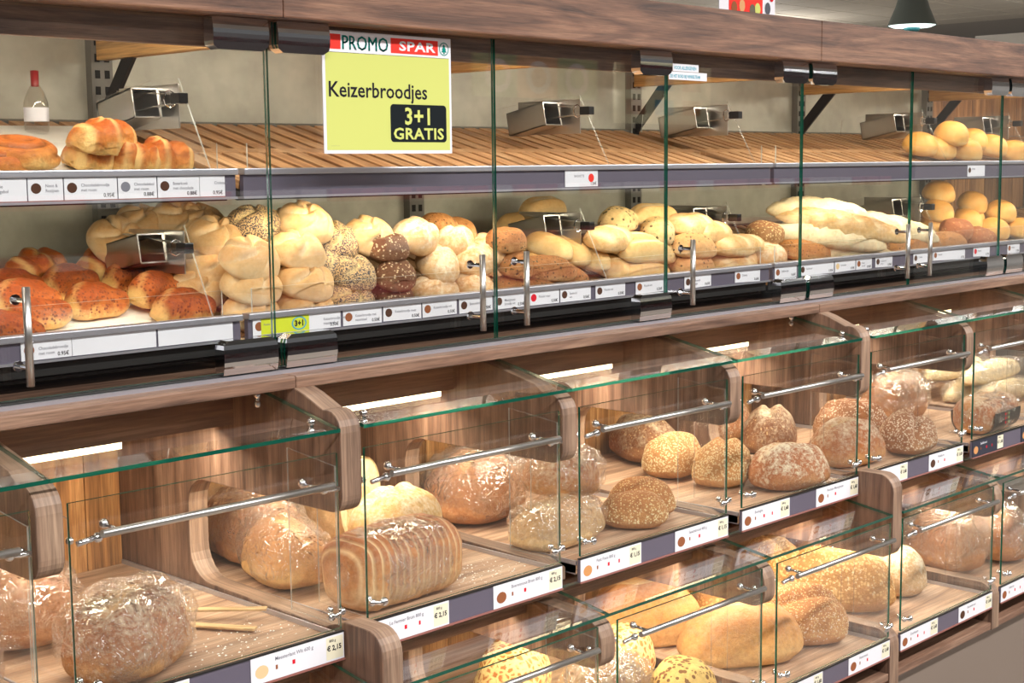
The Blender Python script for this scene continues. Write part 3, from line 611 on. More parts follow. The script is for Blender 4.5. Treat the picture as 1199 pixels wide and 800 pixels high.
TL = ['white price tag under the left pastries by the door handle', 'wide blank white card under the front pastries', 'wide blank white card just left of the yellow tag', None, 'white price tag directly right of the yellow tag', 'white price tag under the poppy seed rolls', 'white price tag under the dark grain rolls', 'white price tag under the left floury rolls', 'white price tag behind the middle door handle', 'white price tag right of the middle door edge', 'white price tag right of the second handle', 'white price tag under the seeded loaf', 'white price tag under the pale stick ends', 'white price tag above the chrome hinge', 'white price tag behind the third door handle', 'white price tag under the olive rolls', 'white price tag under the pale grain roll', 'wide white price tag under the dark grain roll', 'white price tag under the pale baguettes', 'narrow white price tag under the baguette tips', 'white price tag left of the paired handles', 'white price tag between the paired handles', 'wide white price tag under the brown rolls', 'white price tag under the almond roll', 'white price tag at the right edge on the lower rail']
for k, ((x0, x1, ti, pr, pic), lab) in enumerate(zip(LT, TL)):
    if k == 3:
        o = shelf_tag(x0, x1, *ZL, 'yellow shelf tag reading 3+1 in a blue ring', '', '', 'print_brown', 'white_card')
        flat_rect('yellow_field', 'tag_yellow', o, -.045, .058, -.0013, .0008, .0275); flat_disc('ring', 'tag_blue', o, .036, -.0015, .0145, .0165, .012, 18, .8); text('3+1', .014, 'ink', o, .0365, -.0016, .0098, .0007, .9, 'CENTER', 'print')
        text('Keizer', .006, 'ink_grey', o, -.04, -.0016, .016, 0, .9, name='print')
    else: shelf_tag(x0, x1, *ZL, lab, ti, pr, pic, tilt=random.Random(k).uniform(-.025, .025) if k > 4 else 0)
UT = [(-.985, -.904, 'Suisse|Roggebol', '', 'print_brown'), (-.902, -.845, 'Noot &|Rozijnen', '', 'print_dark'), (-.843, -.753, 'Chocoladebroodje|met room', '0.95\u20ac', 'print_dark'), (-.751, -.682, 'Chocoladebol|met room', '0.88\u20ac', 'ink_grey'), (-.680, -.602, 'Boterkoek|met chocolade', '0.88\u20ac', 'print_dark'), (-.601, -.552, 'Croissant', '0.95\u20ac', None), (.289, .392, 'BAGUETTE', '1.50\u20ac', None), (2.044, 2.152, 'Bolletje', '', 'print_dark')]
UL = ['white price tag at the left edge on the upper rail', 'white price tag with a nut roll picture on the upper rail', 'white price tag with chocolate bun picture on the upper rail', 'white price tag with grey dome picture on the upper rail', 'white price tag with two dark cakes on the upper rail', 'last white price tag of the upper pastry rail', 'single white price tag with red dot on the upper rail', 'single white price tag under the golden rolls, upper rail']
for (x0, x1, ti, pr, pic), lab in zip(UT, UL):
    o = shelf_tag(x0, x1, *ZU, lab, ti, pr, pic)
    if ti == 'BAGUETTE': flat_disc('bread_picture', 'sign_red', o, .03, -.0012, .018, .009, .009)
box_line = tag(MB().box(-1.0, -.552, .083, .0845, 1.5735, 1.5755).obj('tag_strip', 'orange_line'), 'thin orange strip under the upper pastry price tags', 'strip')

# ------------------------------------------------------------------ promotion sign on the door
sg = thing('promo_sign', 'yellow promotion sign for rolls taped to the glass door', 'sign', (-.410, -.0025, 1.644))
w, h = .2955, .2055
box('card', 0, w, -.0012, 0, 0, h, 'white_card', sg); yy = -.0014
flat_rect('yellow_field', 'sign_yellow', sg, .006, w - .005, yy, .006, .170)
flat_rect('frame_line', 'ink_grey', sg, .006, w - .005, yy, .1695, .1703)
flat_rect('red_band', 'sign_red', sg, .004, .040, yy, .175, .200); flat_rect('red_band', 'sign_red', sg, .152, .264, yy, .174, .200)
[text('PROMO', .0345, 'sign_teal', sg, .0412 + q, yy - .0003, .1752, 0, .86, name='print') for q in (0, .0009)]
text('SPAR', .0225, 'white_card', sg, .171, yy - .0003, .1795, .0006, 1.62, name='print')
flat_disc('logo_ring', 'sign_teal', sg, .2785, yy - .0002, .1865, .0118, .0118, 24, .86)
tr = [(0, .0085), (.0035, .003), (.0018, .003), (.0055, -.0018), (.003, -.0018), (.0068, -.0062), (.0012, -.0062), (.0022, -.0092), (-.0022, -.0092), (-.0012, -.0062), (-.0068, -.0062), (-.003, -.0018), (-.0055, -.0018), (-.0018, .003), (-.0035, .003)]
mk('logo_tree', md('logo_tree', [(x, 0, z) for x, z in tr], [list(range(len(tr)))], 'sign_teal'), sg, (.2785, yy - .0003, .187))
text('Keizerbroodjes', .0365, 'ink', sg, .010, yy - .0003, .096, .0005, .995, name='print')
rb = []; X0, X1, Z0, Z1, R_ = .148, .282, .020, .086, .007
rb = arc(X0 + R_, Z0 + R_, R_, 180, 270, 4) + arc(X1 - R_, Z0 + R_, R_, 270, 360, 4) + arc(X1 - R_, Z1 - R_, R_, 0, 90, 4) + arc(X0 + R_, Z1 - R_, R_, 90, 180, 4)
mk('black_field', md('black_field', [(x, 0, z) for x, z in rb], [list(range(len(rb)))], 'sign_black'), sg, (0, yy - .0002, 0))
text('3+1', .041, 'sign_yellow', sg, .2145, yy - .0005, .0515, .0010, 1.02, 'CENTER', 'print'); text('GRATIS', .0275, 'sign_yellow', sg, .2145, yy - .0005, .0255, .0007, 1.27, 'CENTER', 'print')
text('\u00b7\u00b7\u00b7\u00b7\u00b7\u00b7\u00b7\u00b7\u00b7\u00b7\u00b7\u00b7', .006, 'ink_grey', sg, .014, yy - .0003, .011, 0, 1, name='print')
st = thing('door_sticker', 'small white two-line text sticker on the glass door', 'sticker', (.52, -.002, 1.79))
box('strip', .018, .108, -.0008, 0, .028, .044, 'white_card', st); box('strip', .004, .138, -.0008, 0, .010, .027, 'white_card', st)
text('VOOR ALLERGENEN', .0105, 'tag_blue', st, .021, -.001, .032, .0003, .82, name='print'); text('ZIE HET BORD BIJ WINKELTEAM', .0095, 'tag_blue', st, .007, -.001, .0145, .0003, .78, name='print')

# red card standing on the beam
rc = thing('red_card', 'red and white picture card standing on the wooden beam', 'sign', (.703, .0, 1.952))
box('card', 0, .215, -.002, .0, 0, .10, 'white_card', rc); flat_rect('red_field', 'sign_red', rc, .035, .165, -.0025, .001, .099)
for x, z, m in ((.055, .014, 'print_brown'), (.085, .02, 'poster_orange'), (.125, .012, 'seed_dark'), (.145, .016, 'sign_yellow'), (.185, .02, 'tag_navy'), (.2, .05, 'ink_red')): flat_disc('print_shape', m, rc, x, -.003, z, .011, .014)

# ------------------------------------------------------------------ breads
def sstep(a, b, x): t = np.clip((x - a) / (b - a), 0, 1); return t * t * (3 - 2 * t)
def blob(name, L, W, H, mat, e=2.2, flat=.3, p=.75, fn=None, lump=.04, lf=22.0, seed=0, nu=40, nv=18, bend=0.0, taper=0.0):
    ph = np.linspace(-PI / 2, PI / 2, nv + 1)[1:-1]; th = np.linspace(0, 2 * PI, nu, endpoint=False)
    P, T = np.meshgrid(ph, th, indexing='ij')
    cr = np.cos(P) ** p; s = np.sin(P)
    c, q = np.cos(T), np.sin(T)
    xn = cr * np.sign(c) * np.abs(c) ** (2 / e); yn = cr * np.sign(q) * np.abs(q) ** (2 / e)
    zn = s.copy()
    xn = np.concatenate([[0], xn.ravel(), [0]]); yn = np.concatenate([[0], yn.ravel(), [0]]); zn = np.concatenate([[-1], zn.ravel(), [1]])
    x = xn * L / 2 ; y = yn * W / 2 * (1 - taper * np.abs(xn) ** 2); z = np.where(zn < 0, zn * flat * H, zn * (1 - flat) * H * (1 - .6 * taper * np.abs(xn) ** 2)) 
    d = np.zeros_like(x); cre = np.zeros_like(x)
    if fn: d, cre = fn(xn, yn, zn)
    nrm = np.stack([xn / L, yn / W, zn / H * .8], 1); nrm /= np.linalg.norm(nrm, axis=1)[:, None] + 1e-9
    co = np.stack([x, y, z], 1)
    ln = np.array([noise.noise(Vector((a[0] * lf + seed * 7.3, a[1] * lf, a[2] * lf))) + .5 * noise.noise(Vector((a[0] * lf * 2.3, a[1] * lf * 2.3 + seed * 3.1, a[2] * lf * 2.3))) for a in co])
    disp = (d * H + ln * lump * H) * np.where(zn < -.6, .15, 1.0)
    co += nrm * disp[:, None]
    co[:, 1] += bend * (xn ** 2) * W
    co[:, 2] = np.maximum(co[:, 2], -flat * H * .92)
    co[:, 2] += flat * H * .92
    n = nu; fs = []
    for k in range(n): fs.append([0, 1 + (k + 1) % n, 1 + k])
    for j in range(nv - 2):
        a = 1 + j * n
        for k in range(n): fs.append([a + k, a + (k + 1) % n, a + n + (k + 1) % n, a + n + k])
    a = 1 + (nv - 2) * n
    for k in range(n): fs.append([a + k, a + (k + 1) % n, a + n])
    me = md(name, co, fs, mat, None, True)
    at = me.attributes.new('crease', 'FLOAT', 'POINT'); at.data.foreach_set('value', np.clip(cre, 0, 1).astype(np.float32))
    return me
def f_kaiser(k=5, tw=1.3, depth=.13):
    def f(x, y, z):
        rho = np.hypot(x, y); th = np.arctan2(y, x); a = ((th + tw * rho) * k / (2 * PI)) % 1.0
        dd = np.minimum(a, 1 - a) * 2 * PI / k * rho; g = np.exp(-(dd / .085) ** 2) * sstep(.02, .2, z) * sstep(1.02, .8, rho)
        return -depth * g + .07 * (a - .5) * sstep(.1, .4, rho) * sstep(.0, .4, z), g * sstep(.1, .35, rho)
    return f
def f_slash(n, ang=.9, depth=.1, w=.16, pale=1.0):
    def f(x, y, z):
        a = (x * n / 2 + y * ang * .5 + .25) % 1.0; dd = np.abs(a - .5); g = np.exp(-(dd / w) ** 2) * sstep(.25, .6, z) * sstep(1.0, .8, np.abs(x))
        return -depth * g + depth * .6 * np.exp(-((dd - w * 1.9) / (w * .7)) ** 2) * sstep(.25, .6, z), g * pale
    return f
def f_line(depth=.1, w=.14, yo=0.0, lift=.05):
    def f(x, y, z):
        g = np.exp(-((y - yo - .1 * np.sin(x * 3)) / w) ** 2) * sstep(.2, .6, z) * sstep(.85, .4, np.abs(x)); return -.7 * depth * g + lift * sstep(.95, .5, np.abs(x)) * np.exp(-((np.abs(y - yo) - 2 * w) / w) ** 2) * sstep(.2, .6, z), g
    return f
def f_slices(n):
    def f(x, y, z):
        a = (x * n / 2) % 1.0; dd = np.minimum(a, 1 - a); g = np.exp(-(dd / .13) ** 2) * sstep(.97, .9, np.abs(x)); return -.035 * g, g * .75
    return f
def f_fold(x, y, z):
    g = np.exp(-((y + .25 - .5 * x) / .16) ** 2) * sstep(-.2, .3, z); l = sstep(-.1, .5, y + .25 - .5 * x) * sstep(.0, .5, z); return -.12 * g + .12 * l, g * .3
def f_twist(n=5):
    def f(x, y, z):
        a = np.sin(x * n * 2.0 + np.arctan2(z, y) * 1.0); g = sstep(.75, 1.0, a) ; return .12 * a - .05 * g, g * .8 + .6 * sstep(.86, .97, np.abs(x))
    return f
def f_bolus(x, y, z):
    e = sstep(.80, .95, np.abs(x)); a = np.sin(np.arctan2(z, y) * 2 + x * 2.2); return .09 * a * (1 - e) - .09 * e, e * .9 + .35 * sstep(.85, 1, a)
def f_spiral(x, y, z):
    rho = np.hypot(x, y); th = np.arctan2(y, x); a = (th / (2 * PI) + rho * 2.6) % 1.0; g = np.exp(-((a - .5) / .14) ** 2) * sstep(.1, .5, z); return -.14 * g, g
def seeds(parent, me, n, size, mat, zmin=.35, seed=1, asp=1.9, name='seeds'):
    rg = random.Random(seed); pl = me.polygons; vs = me.vertices; H = max(v.co.z for v in vs)
    cand = [q for q in pl if q.center.z > zmin * H]; ar = [q.area for q in cand]
    b = MB()
    for q in rg.choices(cand, ar, k=n):
        vv = [vs[i].co for i in q.vertices]; a, c_ = rg.random(), rg.random()
        p = vv[0].lerp(vv[1], a).lerp(vv[-1].lerp(vv[2] if len(vv) > 3 else vv[1], a), c_)
        nn = q.normal; t = nn.orthogonal().normalized(); t.rotate(Matrix.Rotation(rg.uniform(0, PI), 3, nn)); w = nn.cross(t); s = size * rg.uniform(.75, 1.2)
        b.poly([p + t * s * asp, p - t * s * asp, p + w * s, p - w * s, p + nn * s * .75], [[0, 2, 4], [2, 1, 4], [1, 3, 4], [3, 0, 4]])
    o = b.obj(name, mat, parent); tag(o, kind='stuff'); return o

BM = {}
def variants(key, n, f):
    BM[key] = [f(i) for i in range(n)]
variants('kaiser', 4, lambda i: blob('kaiser_roll', .1, .096, .058, 'kaiser', fn=f_kaiser(5, 1.0 + .3 * i, .2), seed=i, p=.72, nu=60, nv=26))
variants('poppy', 3, lambda i: blob('poppy_roll', .098, .088, .056, 'poppy', fn=f_kaiser(5, .9 + .3 * i, .16), seed=i + 10, p=.72, nu=60, nv=26))
variants('dark', 3, lambda i: blob('dark_grain_roll', .092, .076, .05, 'dark_roll', fn=f_line(.08), seed=i + 20, lump=.07))
variants('floury', 4, lambda i: blob('floury_roll', .098, .085, .056, 'floury', fn=f_kaiser(4, .4, .08), seed=i + 30, lump=.05))
variants('brown', 2, lambda i: blob('brown_roll', .09, .08, .05, 'brown_roll', seed=i + 40, lump=.07))
variants('seeded', 3, lambda i: blob('seeded_roll', .105, .075, .052, 'seeded', e=2.6, seed=i + 50, lump=.08))
variants('seeded_long', 2, lambda i: blob('seeded_roll', .15, .075, .052, 'seeded', e=3, seed=i + 53, lump=.08))
variants('stick', 3, lambda i: blob('sandwich_roll', .155, .056, .05, 'pale_stick', e=3.2, p=.6, fn=f_line(.05, .2), seed=i + 60, lump=.03))
variants('stick_short', 2, lambda i: blob('sandwich_roll', .12, .06, .052, 'pale_stick', e=3, p=.6, seed=i + 63, lump=.03))
variants('golden', 3, lambda i: blob('golden_roll', .112, .098, .07, 'gold_roll', p=.8, flat=.32, seed=i + 70, lump=.02))
variants('pumpkin', 2, lambda i: blob('pumpkin_seed_roll', .12, .085, .056, 'pumpkin', e=2.6, seed=i + 80, lump=.06))
variants('olive', 2, lambda i: blob('olive_roll', .13, .085, .056, 'olive', e=2.6, fn=f_line(.07), seed=i + 84, lump=.05))
variants('ciabatta', 3, lambda i: blob('ciabatta_roll', .14, .085, .05, 'baguette', e=3, p=.65, seed=i + 88, lump=.06, fn=f_slash(2, .5, .05)))
variants('grain', 2, lambda i: blob('grain_roll', .13, .09, .056, 'grain', e=2.5, seed=i + 92, lump=.08))
variants('baguette', 2, lambda i: blob('baguette', .40, .075, .06, 'baguette', e=2.2, p=.7, fn=f_slash(7, .8, .12, .15), seed=i + 96, taper=.35, nu=56))
variants('baguette_pale', 2, lambda i: blob('baguette', .36, .085, .066, 'baguette_pale', e=2.3, p=.7, fn=f_slash(5, .8, .1, .16), seed=i + 99, taper=.3, nu=56))
variants('brown_long', 2, lambda i: blob('brown_loaf', .16, .085, .06, 'brown_roll', e=2.6, seed=i + 103, lump=.07))
variants('almond', 2, lambda i: blob('almond_roll', .135, .1, .06, 'almond', e=2.5, seed=i + 107, lump=.1))
variants('pastry', 3, lambda i: blob('glazed_pastry', .125, .066, .052, 'pastry', e=3.4, p=.6, fn=f_bolus, seed=i + 110, lump=.08, nu=64, nv=28))
variants('pastry_gold', 3, lambda i: blob('golden_pastry', .125, .075, .052, 'pastry_gold', e=3, p=.65, fn=f_twist(4), seed=i + 114, lump=.1, nu=64, nv=28))
variants('pastry_spiral', 2, lambda i: blob('spiral_pastry', .11, .105, .04, 'pastry_spiral', fn=f_spiral, p=.6, seed=i + 117, nu=64, nv=34))
NAMES = {'kaiser': ('kaiser_roll', 'bread roll'), 'poppy': ('poppy_roll', 'bread roll'), 'dark': ('dark_grain_roll', 'bread roll'), 'floury': ('floury_roll', 'bread roll'), 'brown': ('brown_roll', 'bread roll'), 'seeded': ('seeded_roll', 'bread roll'), 'seeded_long': ('seeded_roll', 'bread roll'), 'stick': ('sandwich_roll', 'bread roll'), 'stick_short': ('sandwich_roll', 'bread roll'), 'golden': ('golden_roll', 'bread roll'), 'pumpkin': ('pumpkin_seed_roll', 'bread roll'), 'olive': ('olive_roll', 'bread roll'), 'ciabatta': ('ciabatta_roll', 'bread roll'), 'grain': ('grain_roll', 'bread roll'), 'baguette': ('baguette', 'baguette'), 'baguette_pale': ('baguette', 'baguette'), 'brown_long': ('brown_loaf', 'bread'), 'almond': ('almond_roll', 'bread roll'), 'pastry': ('glazed_pastry', 'pastry'), 'pastry_gold': ('golden_pastry', 'pastry'), 'pastry_spiral': ('spiral_pastry', 'pastry')}
GROUPS = {'kaiser': 'pale kaiser rolls', 'poppy': 'poppy seed rolls', 'dark': 'dark grain rolls', 'floury': 'floury rolls', 'seeded': 'seeded brown rolls', 'stick': 'pale sandwich rolls', 'golden': 'golden round rolls', 'pastry': 'glazed pastries'}
# kind, x, y, z of the base, turn, tilt towards the front, size, label   (resting on the tilted shelves and on each other)
ROLLS = [
 ('pastry_gold', -0.707, 0.448, 1.4285, 0.61, 0.305, 1.00, 'golden pastry at the back left of the lower paper sheet'),
 ('pastry_gold', -0.584, 0.440, 1.4264, 0.70, 0.321, 1.00, 'golden pastry at the back right of the lower paper sheet'),
 ('pastry', -0.802, 0.356, 1.4046, 0.35, 0.328, 1.00, 'glazed brown pastry at the left edge, second row of the lower sheet'),
 ('pastry', -0.698, 0.362, 1.4062, 0.44, 0.347, 1.00, 'glazed brown pastry in the middle of the second row, lower sheet'),
 ('pastry', -0.577, 0.357, 1.4048, 0.26, 0.321, 1.00, 'glazed brown pastry behind the front right pastry on the lower sheet'),
 ('pastry', -0.835, 0.250, 1.3942, 0.17, 0.344, 1.00, 'glazed brown pastry lying on the front left pastry'),
 ('pastry', -0.828, 0.233, 1.3725, 0.14, 0.228, 1.00, 'glazed brown pastry at the front left beside the door handle'),
 ('pastry', -0.706, 0.261, 1.3799, 0.31, 0.285, 1.00, 'glazed brown pastry in the front middle with pale side'),
 ('pastry', -0.580, 0.267, 1.3912, 0.35, 0.347, 1.00, 'glazed brown pastry next to the clear divider, second row'),
 ('pastry', -0.571, 0.202, 1.3644, 0.21, 0.309, 1.00, 'glazed brown pastry at the front right corner of the lower sheet'),
 ('pastry', -0.915, 0.164, 1.3547, 0.00, 0.341, 1.00, 'glazed brown pastry cut by the left picture edge above the price tag'),
 ('pastry_spiral', -0.871, 0.167, 1.6297, 0.00, 0.239, 1.10, 'flat spiral pastry with dark filling on the upper shelf'),
 ('pastry_spiral', -0.910, 0.164, 1.6213, 0.00, 0.285, 1.00, 'spiral pastry at the left picture edge, upper shelf'),
 ('pastry_gold', -0.735, 0.175, 1.6244, 0.35, 0.256, 1.00, 'golden pastry at the front left of the upper pile'),
 ('pastry_gold', -0.693, 0.158, 1.6200, -0.26, 0.295, 1.00, 'golden pastry with open folded side in the middle of upper pile'),
 ('pastry_gold', -0.640, 0.151, 1.6184, 0.17, 0.299, 1.00, 'golden pastry at the right end of the upper pile'),
 ('pastry_gold', -0.739, 0.150, 1.6498, 0.44, 0.226, 1.00, 'golden pastry lying on top of the upper pile'),
 ('kaiser', -0.569, 0.420, 1.4766, 0.17, 0.873, 1.07, 'pale kaiser roll leftmost in the heap, behind the tong holder'),
 ('kaiser', -0.493, 0.450, 1.4952, 1.05, 0.355, 1.07, 'pale kaiser roll behind the tong holder, small part showing'),
 ('kaiser', -0.436, 0.420, 1.5050, 0.52, 0.698, 1.07, 'pale kaiser roll highest at the left, above the tong holder'),
 ('kaiser', -0.399, 0.400, 1.4945, 1.40, 0.373, 1.07, 'pale kaiser roll second row, right of the highest left roll'),
 ('kaiser', -0.455, 0.268, 1.4758, 0.35, 0.551, 1.07, 'pale kaiser roll third level, right of the tong holder'),
 ('kaiser', -0.470, 0.259, 1.4246, 1.22, 0.509, 1.07, 'pale kaiser roll second level, right of the tongs'),
 ('kaiser', -0.503, 0.255, 1.3869, 0.70, 0.339, 1.07, 'pale kaiser roll low in the heap beside the glazed pastries'),
 ('kaiser', -0.465, 0.155, 1.4417, 0.26, 0.518, 1.07, 'pale kaiser roll top of the front stack at the unit joint'),
 ('kaiser', -0.463, 0.151, 1.3940, 1.66, 0.333, 1.07, 'pale kaiser roll middle of the front stack at the unit joint'),
 ('kaiser', -0.463, 0.155, 1.3487, 0.70, 0.467, 1.07, 'pale kaiser roll bottom of the front stack at the unit joint'),
 ('poppy', -0.382, 0.251, 1.4959, 0.35, 0.330, 1.08, 'poppy seed kaiser roll at the back above the joint stack'),
 ('kaiser', -0.313, 0.264, 1.4846, 1.05, 0.295, 1.07, 'pale kaiser roll in the back row left of the door edge'),
 ('kaiser', -0.292, 0.219, 1.4974, 1.92, 0.538, 1.07, 'pale kaiser roll highest in the back row, right of the door edge'),
 ('kaiser', -0.341, 0.176, 1.4472, 1.31, 0.353, 1.07, 'pale kaiser roll top of the stack above the yellow tag'),
 ('kaiser', -0.346, 0.150, 1.3927, 2.27, 0.355, 1.07, 'pale kaiser roll middle of the stack above the yellow tag'),
 ('kaiser', -0.348, 0.152, 1.3478, 0.26, 0.569, 1.07, 'pale kaiser roll bottom of the stack above the yellow tag'),
 ('poppy', -0.221, 0.221, 1.4586, 1.05, 0.539, 1.08, 'poppy seed roll top of its stack'),
 ('poppy', -0.220, 0.176, 1.4005, 1.40, 0.375, 1.08, 'poppy seed roll middle of its stack'),
 ('poppy', -0.237, 0.164, 1.3508, 0.17, 0.564, 1.08, 'poppy seed roll bottom of its stack'),
 ('poppy', -0.272, 0.209, 1.4213, 0.70, 0.445, 1.08, 'poppy seed roll half hidden behind the kaiser stack'),
 ('kaiser', -0.148, 0.207, 1.4650, 0.79, 0.484, 1.07, 'pale kaiser roll in the back row between poppy and dark rolls'),
 ('dark', -0.130, 0.171, 1.4455, 0.17, 0.251, 1.04, 'dark grain roll top of its stack'),
 ('dark', -0.131, 0.151, 1.3939, 0.61, 0.347, 1.04, 'dark grain roll middle of its stack'),
 ('dark', -0.132, 0.159, 1.3493, 0.00, 0.314, 1.04, 'dark grain roll bottom of its stack'),
 ('floury', -0.034, 0.202, 1.4635, 0.35, 0.565, 1.06, 'floury pale roll at the back above the dark rolls'),
 ('floury', 0.005, 0.180, 1.4065, 1.05, 0.545, 1.06, 'floury pale roll upper one of the left front pair'),
 ('floury', -0.014, 0.169, 1.3520, 0.00, 0.378, 1.06, 'floury pale roll lower one of the left front pair'),
 ('floury', 0.086, 0.223, 1.4496, 0.52, 0.396, 1.06, 'floury pale roll in the back row above the front pair'),
 ('floury', 0.109, 0.187, 1.4059, 0.17, 0.341, 1.06, 'floury pale roll upper one behind the middle door handle'),
 ('floury', 0.092, 0.168, 1.3519, 1.40, 0.335, 1.06, 'floury pale roll lower one behind the middle door handle'),
 ('floury', 0.168, 0.199, 1.4237, 0.70, 0.313, 1.06, 'floury pale roll next to the seeded roll stack'),
 ('brown', 0.072, 0.242, 1.4786, 0.00, 0.264, 1.00, 'brown roll in the back row, left one'),
 ('brown', 0.132, 0.248, 1.4657, 0.87, 0.303, 1.00, 'brown roll in the back row, right one'),
 ('seeded', 0.194, 0.168, 1.4447, 0.26, 0.225, 1.00, 'seeded brown roll top of its stack behind the door edge'),
 ('seeded', 0.202, 0.154, 1.3970, 1.05, 0.312, 1.00, 'seeded brown roll middle of its stack behind the door edge'),
 ('seeded', 0.195, 0.152, 1.3477, 0.00, 0.268, 1.00, 'seeded brown roll bottom of its stack behind the door edge'),
 ('seeded_long', 0.289, 0.150, 1.3815, -0.26, 0.265, 1.00, 'long seeded roll, upper one right of the handle'),
 ('seeded_long', 0.375, 0.192, 1.3581, -0.35, 0.331, 1.00, 'long seeded roll, lower one right of the handle'),
 ('stick', 0.597, 0.440, 1.4966, 0.09, 0.287, 1.00, 'pale sandwich roll highest, behind the middle tong holder'),
 ('stick_short', 0.472, 0.410, 1.4619, 0.17, 0.265, 1.00, 'pale sandwich roll left of the middle tong holder'),
 ('stick_short', 0.419, 0.258, 1.4193, 1.75, 0.287, 1.00, 'pale sandwich roll end-on, under the left of the tong holder'),
 ('stick_short', 0.472, 0.250, 1.4074, 1.75, 0.316, 1.00, 'pale sandwich roll end-on, under the tong holder'),
 ('stick_short', 0.518, 0.232, 1.3903, 1.75, 0.232, 1.00, 'pale sandwich roll end-on, third from the left'),
 ('stick_short', 0.568, 0.213, 1.3709, 1.75, 0.351, 1.00, 'pale sandwich roll end-on, nearest the front stack'),
 ('stick', 0.630, 0.191, 1.4165, -0.14, 0.227, 1.00, 'pale sandwich roll upper, slightly behind the front one'),
 ('stick', 0.645, 0.168, 1.4008, -0.10, 0.322, 1.00, 'pale sandwich roll upper front one of the stack'),
 ('stick', 0.644, 0.168, 1.3516, -0.10, 0.334, 1.00, 'pale sandwich roll bottom front one of the stack'),
 ('pumpkin', 0.660, 0.258, 1.4683, 0.35, 0.227, 1.00, 'pumpkin seed roll right of the tongs'),
 ('ciabatta', 0.554, 0.199, 1.4332, 0.17, 0.327, 1.00, 'long pale brown roll under the tongs'),
 ('stick', 0.804, 0.271, 1.4765, -0.09, 0.272, 1.00, 'pale sandwich roll at the back above the pumpkin seed rolls'),
 ('pumpkin', 0.769, 0.228, 1.4409, 0.70, 0.300, 1.00, 'pumpkin seed roll behind the door edge'),
 ('ciabatta', 0.880, 0.216, 1.4523, 0.00, 0.226, 1.00, 'ciabatta roll in the back row right of the door edge'),
 ('ciabatta', 0.931, 0.202, 1.4340, -0.17, 0.230, 1.00, 'ciabatta roll in the middle row right of the door edge'),
 ('olive', 0.836, 0.177, 1.4006, -0.26, 0.248, 1.00, 'olive roll, upper one beside the third handle'),
 ('olive', 0.842, 0.181, 1.3551, 0.00, 0.349, 1.00, 'olive roll, lower one beside the third handle'),
 ('ciabatta', 0.984, 0.171, 1.3990, -0.09, 0.250, 1.00, 'ciabatta roll, upper one right of the third handle'),
 ('ciabatta', 0.993, 0.177, 1.3540, -0.09, 0.323, 1.00, 'ciabatta roll, lower one right of the third handle'),
 ('grain', 1.217, 0.231, 1.4171, 0.17, 0.345, 1.00, 'grain covered roll on the pale roll'),
 ('floury', 1.192, 0.213, 1.3637, 0.00, 0.558, 1.15, 'pale floury roll under the grain covered roll'),
 ('ciabatta', 1.087, 0.195, 1.4027, 0.00, 0.269, 0.80, 'pale roll end left of the grain covered roll'),
 ('brown_long', 1.379, 0.213, 1.3635, -0.35, 0.270, 1.00, 'brown crusty loaf beside the hinge pair door edge'),
 ('baguette_pale', 1.470, 0.228, 1.4606, -0.31, 0.293, 1.00, 'pale baguette at the back, topmost left'),
 ('baguette', 1.478, 0.157, 1.4274, -0.61, 0.325, 1.00, 'golden baguette lying slanted on top'),
 ('baguette_pale', 1.438, 0.185, 1.3956, -0.61, 0.238, 1.00, 'pale baguette under the slanted golden one'),
 ('baguette_pale', 1.784, 0.213, 1.4077, -0.61, 0.322, 1.00, 'pale baguette right of the slanted golden one'),
 ('baguette_pale', 1.507, 0.174, 1.3535, -0.44, 0.328, 1.00, 'pale baguette at the front bottom above the tags'),
 ('brown_long', 1.847, 0.170, 1.3525, -0.35, 0.336, 1.00, 'brown loaf behind the paired handles'),
 ('brown_long', 2.079, 0.169, 1.3522, -0.17, 0.229, 1.00, 'brown loaf right of the paired handles'),
 ('almond', 2.327, 0.187, 1.3567, 0.00, 0.347, 1.00, 'almond crusted brown roll left of the hinge'),
 ('almond', 2.204, 0.202, 1.3851, 0.35, 0.236, 1.00, 'almond crusted brown roll behind the front brown loaf'),
 ('golden', 2.297, 0.315, 1.4931, 0.00, 0.269, 1.00, 'golden round roll topmost on the lower shelf'),
 ('golden', 2.485, 0.296, 1.4563, 0.35, 0.304, 1.00, 'golden round roll on the lower shelf, second from the top'),
 ('golden', 2.585, 0.247, 1.4264, 0.00, 0.344, 1.00, 'golden round roll on the lower shelf behind the right door edge'),
 ('golden', 2.406, 0.272, 1.4011, 0.70, 0.269, 1.00, 'golden round roll on the lower shelf in the bottom row'),
 ('golden', 2.259, 0.299, 1.4351, 0.00, 0.345, 1.00, 'golden round roll on the lower shelf under the topmost'),
 ('golden', 2.480, 0.217, 1.3722, 0.00, 0.295, 1.00, 'golden round roll on the lower shelf, front right of the almond roll'),
 ('golden', 2.638, 0.205, 1.3666, 0.17, 0.265, 1.00, 'golden round roll on the lower shelf at the picture edge'),
 ('golden', 2.060, 0.192, 1.6301, 0.00, 0.266, 1.00, 'golden round roll on the upper shelf, leftmost front'),
 ('golden', 2.166, 0.161, 1.6222, 0.00, 0.247, 1.00, 'golden round roll on the upper shelf, front under the wire'),
 ('golden', 2.348, 0.232, 1.6553, 0.52, 0.235, 1.00, 'golden round roll on the upper shelf, middle'),
 ('golden', 2.404, 0.196, 1.6363, 0.00, 0.244, 1.00, 'golden round roll on the upper shelf, left of the door edge'),
 ('golden', 2.484, 0.155, 1.6170, 0.00, 0.314, 1.00, 'golden round roll on the upper shelf, right of the door edge'),
 ('golden', 2.084, 0.167, 1.6726, 0.00, 0.354, 1.00, 'golden round roll on the upper shelf, on top of the others'),
 ('golden', 1.984, 0.212, 1.6403, 0.00, 0.245, 1.00, 'golden round roll on the upper shelf, under the tong holder'),
